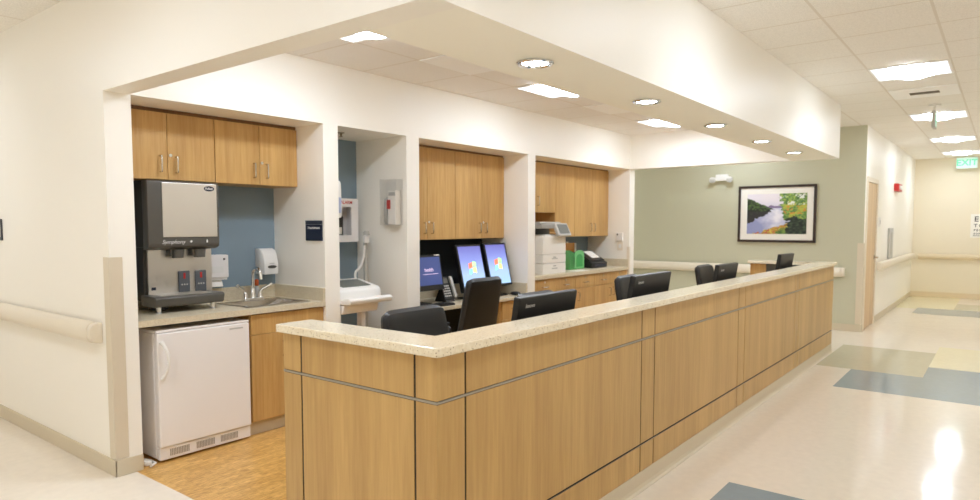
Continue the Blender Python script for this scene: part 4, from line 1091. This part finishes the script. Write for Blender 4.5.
# ------------------------------------------------------------------ green wall: picture, emergency light
def picture():
    X = XG; y0, y1, z0, z1 = 2.175, 3.28, 1.245, 2.095
    t = thing('framed_picture', 'dark framed river landscape print on the sage green wall', 'picture', (X, (y0 + y1) / 2, z0))
    f = .035; b = MB()
    b.box(X - .03, X - .0005, y0, y1, z0, z0 + f); b.box(X - .03, X - .0005, y0, y1, z1 - f, z1); b.box(X - .03, X - .0005, y0, y0 + f, z0 + f, z1 - f); b.box(X - .03, X - .0005, y1 - f, y1, z0 + f, z1 - f)
    b.build('frame', M['frame'], t)
    bx('mat_board', M['paper'], t, X - .016, X - .001, y0 + f, y1 - f, z0 + f, z1 - f)
    # the print itself: vertex-coloured river scene
    py0, py1, pz0, pz1 = 2.30, 3.145, 1.37, 1.97
    nx, nz = 110, 80
    def N(x, y, s, o=0.0): return noise.noise(Vector((x * s + o, y * s * 1.1 + o * 1.7, o)))
    def mixc(a, b, k): k = max(0, min(1, k)); return tuple(a[i] + (b[i] - a[i]) * k for i in range(3))
    def colr(s, v):
        n1, n2, n3 = N(s, v, 6), N(s, v, 18, 3.1), N(s, v, 40, 7.7)
        c = mixc((218, 214, 230), (240, 232, 238), (v - .6) * 2.5 + n1 * .3)
        # distant hills
        if v < .70 + .02 * n2 and .25 < s < .7: c = (128, 112, 150)
        # water
        if v < .64:
            c = mixc((150, 156, 200), (238, 236, 248), 1 - abs(s - .5) * 2.6 - abs(v - .45) * .9 + .35 * n1 + .2 * n2)
        # left bank and its reflection
        top = .90 - .62 * s + .04 * n1 + .03 * n2
        bot = .22 + .86 * s + .07 * n1 + .05 * n2
        if s < .46 and bot < v < top:
            c = mixc((40, 44, 36), (84, 118, 56), (n2 + n3) * .8 + (.45 if v > .6 + .1 * n1 else -.2))
            if v < .56: c = mixc(c, (54, 48, 54), .65)
        # right trees
        edge = .60 - .1 * (v - .55) * (1 if v < .75 else -1.5) + .06 * n1 + .04 * n2
        if v > .80: edge = .56 + .12 * n2 + .08 * n1 + (.95 - v) * -.2
        if s > edge and v > .34:
            c = mixc((84, 130, 66), (176, 196, 92), .5 + n2 * .9 + n3 * .5)
            if n1 > .2 and v < .85: c = mixc(c, (214, 196, 70), .6)
            elif n3 < -.2: c = mixc(c, (60, 92, 50), .6)
            if n2 > .25 and v < .7: c = (212, 140, 60)
            if v > .72 and n3 + n1 > .38: c = (232, 234, 226)
        # foreground foliage
        fg = .0 + .44 * (s - .1) + .04 * n1 + .04 * n2
        if s > .1 and v < fg:
            c = mixc((176, 132, 58), (218, 200, 88), .5 + n2 * 1.6 + n3 * 1.2)
            if n3 > .22: c = (196, 84, 76)
            if s > .40 + .2 * (1 - v) * .5 + .1 * n2 and v < fg - .09 + .1 * n3: c = mixc((72, 106, 56), (120, 152, 72), .5 + n2)
        if s > .66 + .12 * n1 + .1 * n2 and v < .40 + .12 * n1 + .1 * n2: c = mixc((34, 42, 38), (80, 100, 70), .3 + n2 * .9)
        return c
    bm = bmesh.new(); V = []
    for j in range(nz + 1):
        V.append([bm.verts.new((X - .0185, py1 + (py0 - py1) * i / nx, pz0 + (pz1 - pz0) * j / nz)) for i in range(nx + 1)])
    for j in range(nz):
        for i in range(nx): bm.faces.new((V[j][i], V[j][i + 1], V[j + 1][i + 1], V[j + 1][i]))
    for v in bm.verts: v.co -= t.location
    me = bpy.data.meshes.new('print'); bm.to_mesh(me); bm.free()
    ca = me.color_attributes.new('Col', 'FLOAT_COLOR', 'POINT')
    k = 0
    for j in range(nz + 1):
        for i in range(nx + 1):
            ca.data[k].color = lin(colr(i / nx, j / nz)); k += 1
    m, nt, bs = base_mat('river_print')
    a = nt.nodes.new('ShaderNodeVertexColor'); a.layer_name = 'Col'; nt.links.new(a.outputs[0], bs.inputs['Base Color']); bs.inputs['Roughness'].default_value = .5
    me.materials.append(m)
    o = bpy.data.objects.new('print', me); COL.objects.link(o); o.parent = t
    sd = o.modifiers.new('thick', 'SOLIDIFY'); sd.thickness = .002; sd.offset = 1
picture()
t = thing('emergency_light', 'white twin head emergency light on the sage green wall left of the picture', 'emergency light', (XG, 3.58, 2.15))
bx('case', M['white_pl'], t, XG - .07, XG - .0005, 3.44, 3.63, 2.19, 2.29, bev=.01)
for y in (3.405, 3.665):
    b = MB(); b.cyl((XG - .05, y, 2.215), (XG - .10, y, 2.205), .04, .05, n=18); b.cyl((XG - .04, y, 2.23), (XG - .04, 3.535, 2.25), .014, n=8)
    h = b.build('lamp_head', M['white_pl'], t, smooth=True)
    MB().cyl((XG - .1005, y, 2.205), (XG - .103, y, 2.205), .043, n=18).build('lens', M['printer_grey'], h)

# ------------------------------------------------------------------ corridor fittings
t = thing('exit_sign', 'exit sign hanging edge-on from the corridor ceiling by the vent', 'exit sign', (9.2, .70, ZC - .25))
MB().cyl((9.2, .70, ZC - .0005), (9.2, .70, ZC - .085), .012).cyl((9.2, .70, ZC - .0005), (9.2, .70, ZC - .02), .06).build('stem', M['white_pl'], t, smooth=True)
bx('panel', M['printer_grey'], t, 9.08, 9.32, .683, .717, ZC - .27, ZC - .085, bev=.003)
bx('face', M['exit_face'], t, 9.09, 9.31, .6815, .6829, ZC - .255, ZC - .10)
text('lettering', 'EXIT', .11, (9.2, .6812, ZC - .178), '-y', M['ink_green'], t)
t = thing('exit_sign', 'green lettered exit sign on the far wall at the photo edge', 'exit sign', (XF - .2, .66, ZC - .22))
bx('panel', M['exit_face'], t, XF - .22, XF - .19, .50, .84, ZC - .24, ZC - .03, bev=.003)
bx('mount', M['white_pl'], t, XF - .19, XF - .0005, .62, .72, ZC - .16, ZC - .1)
text('lettering', 'EXIT', .17, (XF - .2205, .67, ZC - .135), '-x', M['ink_green'], t, bold=.004)
t = thing('fire_alarm', 'red fire alarm strobe on the corridor wall past the birch door', 'fire alarm', (13.7, YF, 2.1))
bx('case', M['red'], t, 13.4, 13.9, YF - .07, YF - .0005, 2.09, 2.22, bev=.006)
bx('strobe', M['white_pl'], t, 13.5, 13.75, YF - .095, YF - .0705, 2.12, 2.19, bev=.004)
t = thing('wall_panel', 'narrow grey panel on the corridor wall standing above the handrail', 'wall panel', (13.2, YF - .08, .82))
bx('back', M['printer_grey'], t, 12.85, 13.3, YF - .03, YF - .0005, .94, 1.45, bev=.004)
bx('slot', M['scan_grey'], t, 13.0, 13.15, YF - .032, YF - .0302, 1.0, 1.38)
t = thing('light_switch', 'white switch plate on the corridor wall right of the birch door', 'light switch', (11.85, YF, 1.5))
bx('plate', M['white_pl'], t, 11.83, 11.93, YF - .012, YF - .0005, 1.48, 1.62, bev=.002)
bx('rocker', M['printer_grey'], t, 11.86, 11.90, YF - .014, YF - .0122, 1.52, 1.58)
t = thing('letter_chart', 'white letter chart on the far wall under the exit sign', 'chart', (XF, .38, 1.25))
bx('sheet', M['paper'], t, XF - .004, XF - .0003, 0.05, .572, 1.25, 1.725)
for txt, s, z in (('E F P', .15, 1.62), ('T O Z L', .09, 1.49), ('P E C F D', .055, 1.40), ('E D F C Z P', .045, 1.33)):
    text('lettering', txt, s, (XF - .0045, .515, z), '-x', M['ink_dark'], t, align='LEFT', bold=.002)
bx('rule', M['ink_dark'], t, XF - .0052, XF - .0041, .1, .53, 1.285, 1.295)

# ------------------------------------------------------------------ camera, world, view
cam = bpy.data.cameras.new('camera'); co = bpy.data.objects.new('camera', cam); COL.objects.link(co)
F, CY, YAW, PITCH, ROLL, H = 663.221, 268.732, 37.8389, 3.7309, 0.0204, 1.4963
cam.sensor_width = 36.0; cam.sensor_fit = 'HORIZONTAL'; cam.lens = F / 980 * 36.0
cam.shift_y = (CY - 250) / 980.0
y, p = R(YAW), R(PITCH)
fw = Vector((math.cos(y) * math.cos(p), math.sin(y) * math.cos(p), -math.sin(p)))
rt = Vector((math.sin(y), -math.cos(y), 0)); up = rt.cross(fw)
co.matrix_world = Matrix(((rt.x, up.x, -fw.x, 0), (rt.y, up.y, -fw.y, 0), (rt.z, up.z, -fw.z, H), (0, 0, 0, 1)))
cam.clip_start = .05; cam.clip_end = 100
cam.dof.use_dof = True; cam.dof.focus_distance = 3.4; cam.dof.aperture_fstop = 3.2
scene.camera = co

w = bpy.data.worlds.new('world'); scene.world = w; w.use_nodes = True
w.node_tree.nodes['Background'].inputs[0].default_value = (1, .97, .92, 1)
w.node_tree.nodes['Background'].inputs[1].default_value = 0.3
vs = scene.view_settings
scene.display_settings.display_device = 'sRGB'
vs.view_transform = 'Standard'; vs.look = 'None'; vs.gamma = 1.0; vs.use_curve_mapping = False
vs.exposure = 1.84
cy = scene.cycles
cy.max_bounces = 14; cy.transparent_max_bounces = 24; cy.diffuse_bounces = 10; cy.glossy_bounces = 6; cy.transmission_bounces = 8
cy.sample_clamp_indirect = 6.0; cy.caustics_reflective = False; cy.caustics_refractive = False
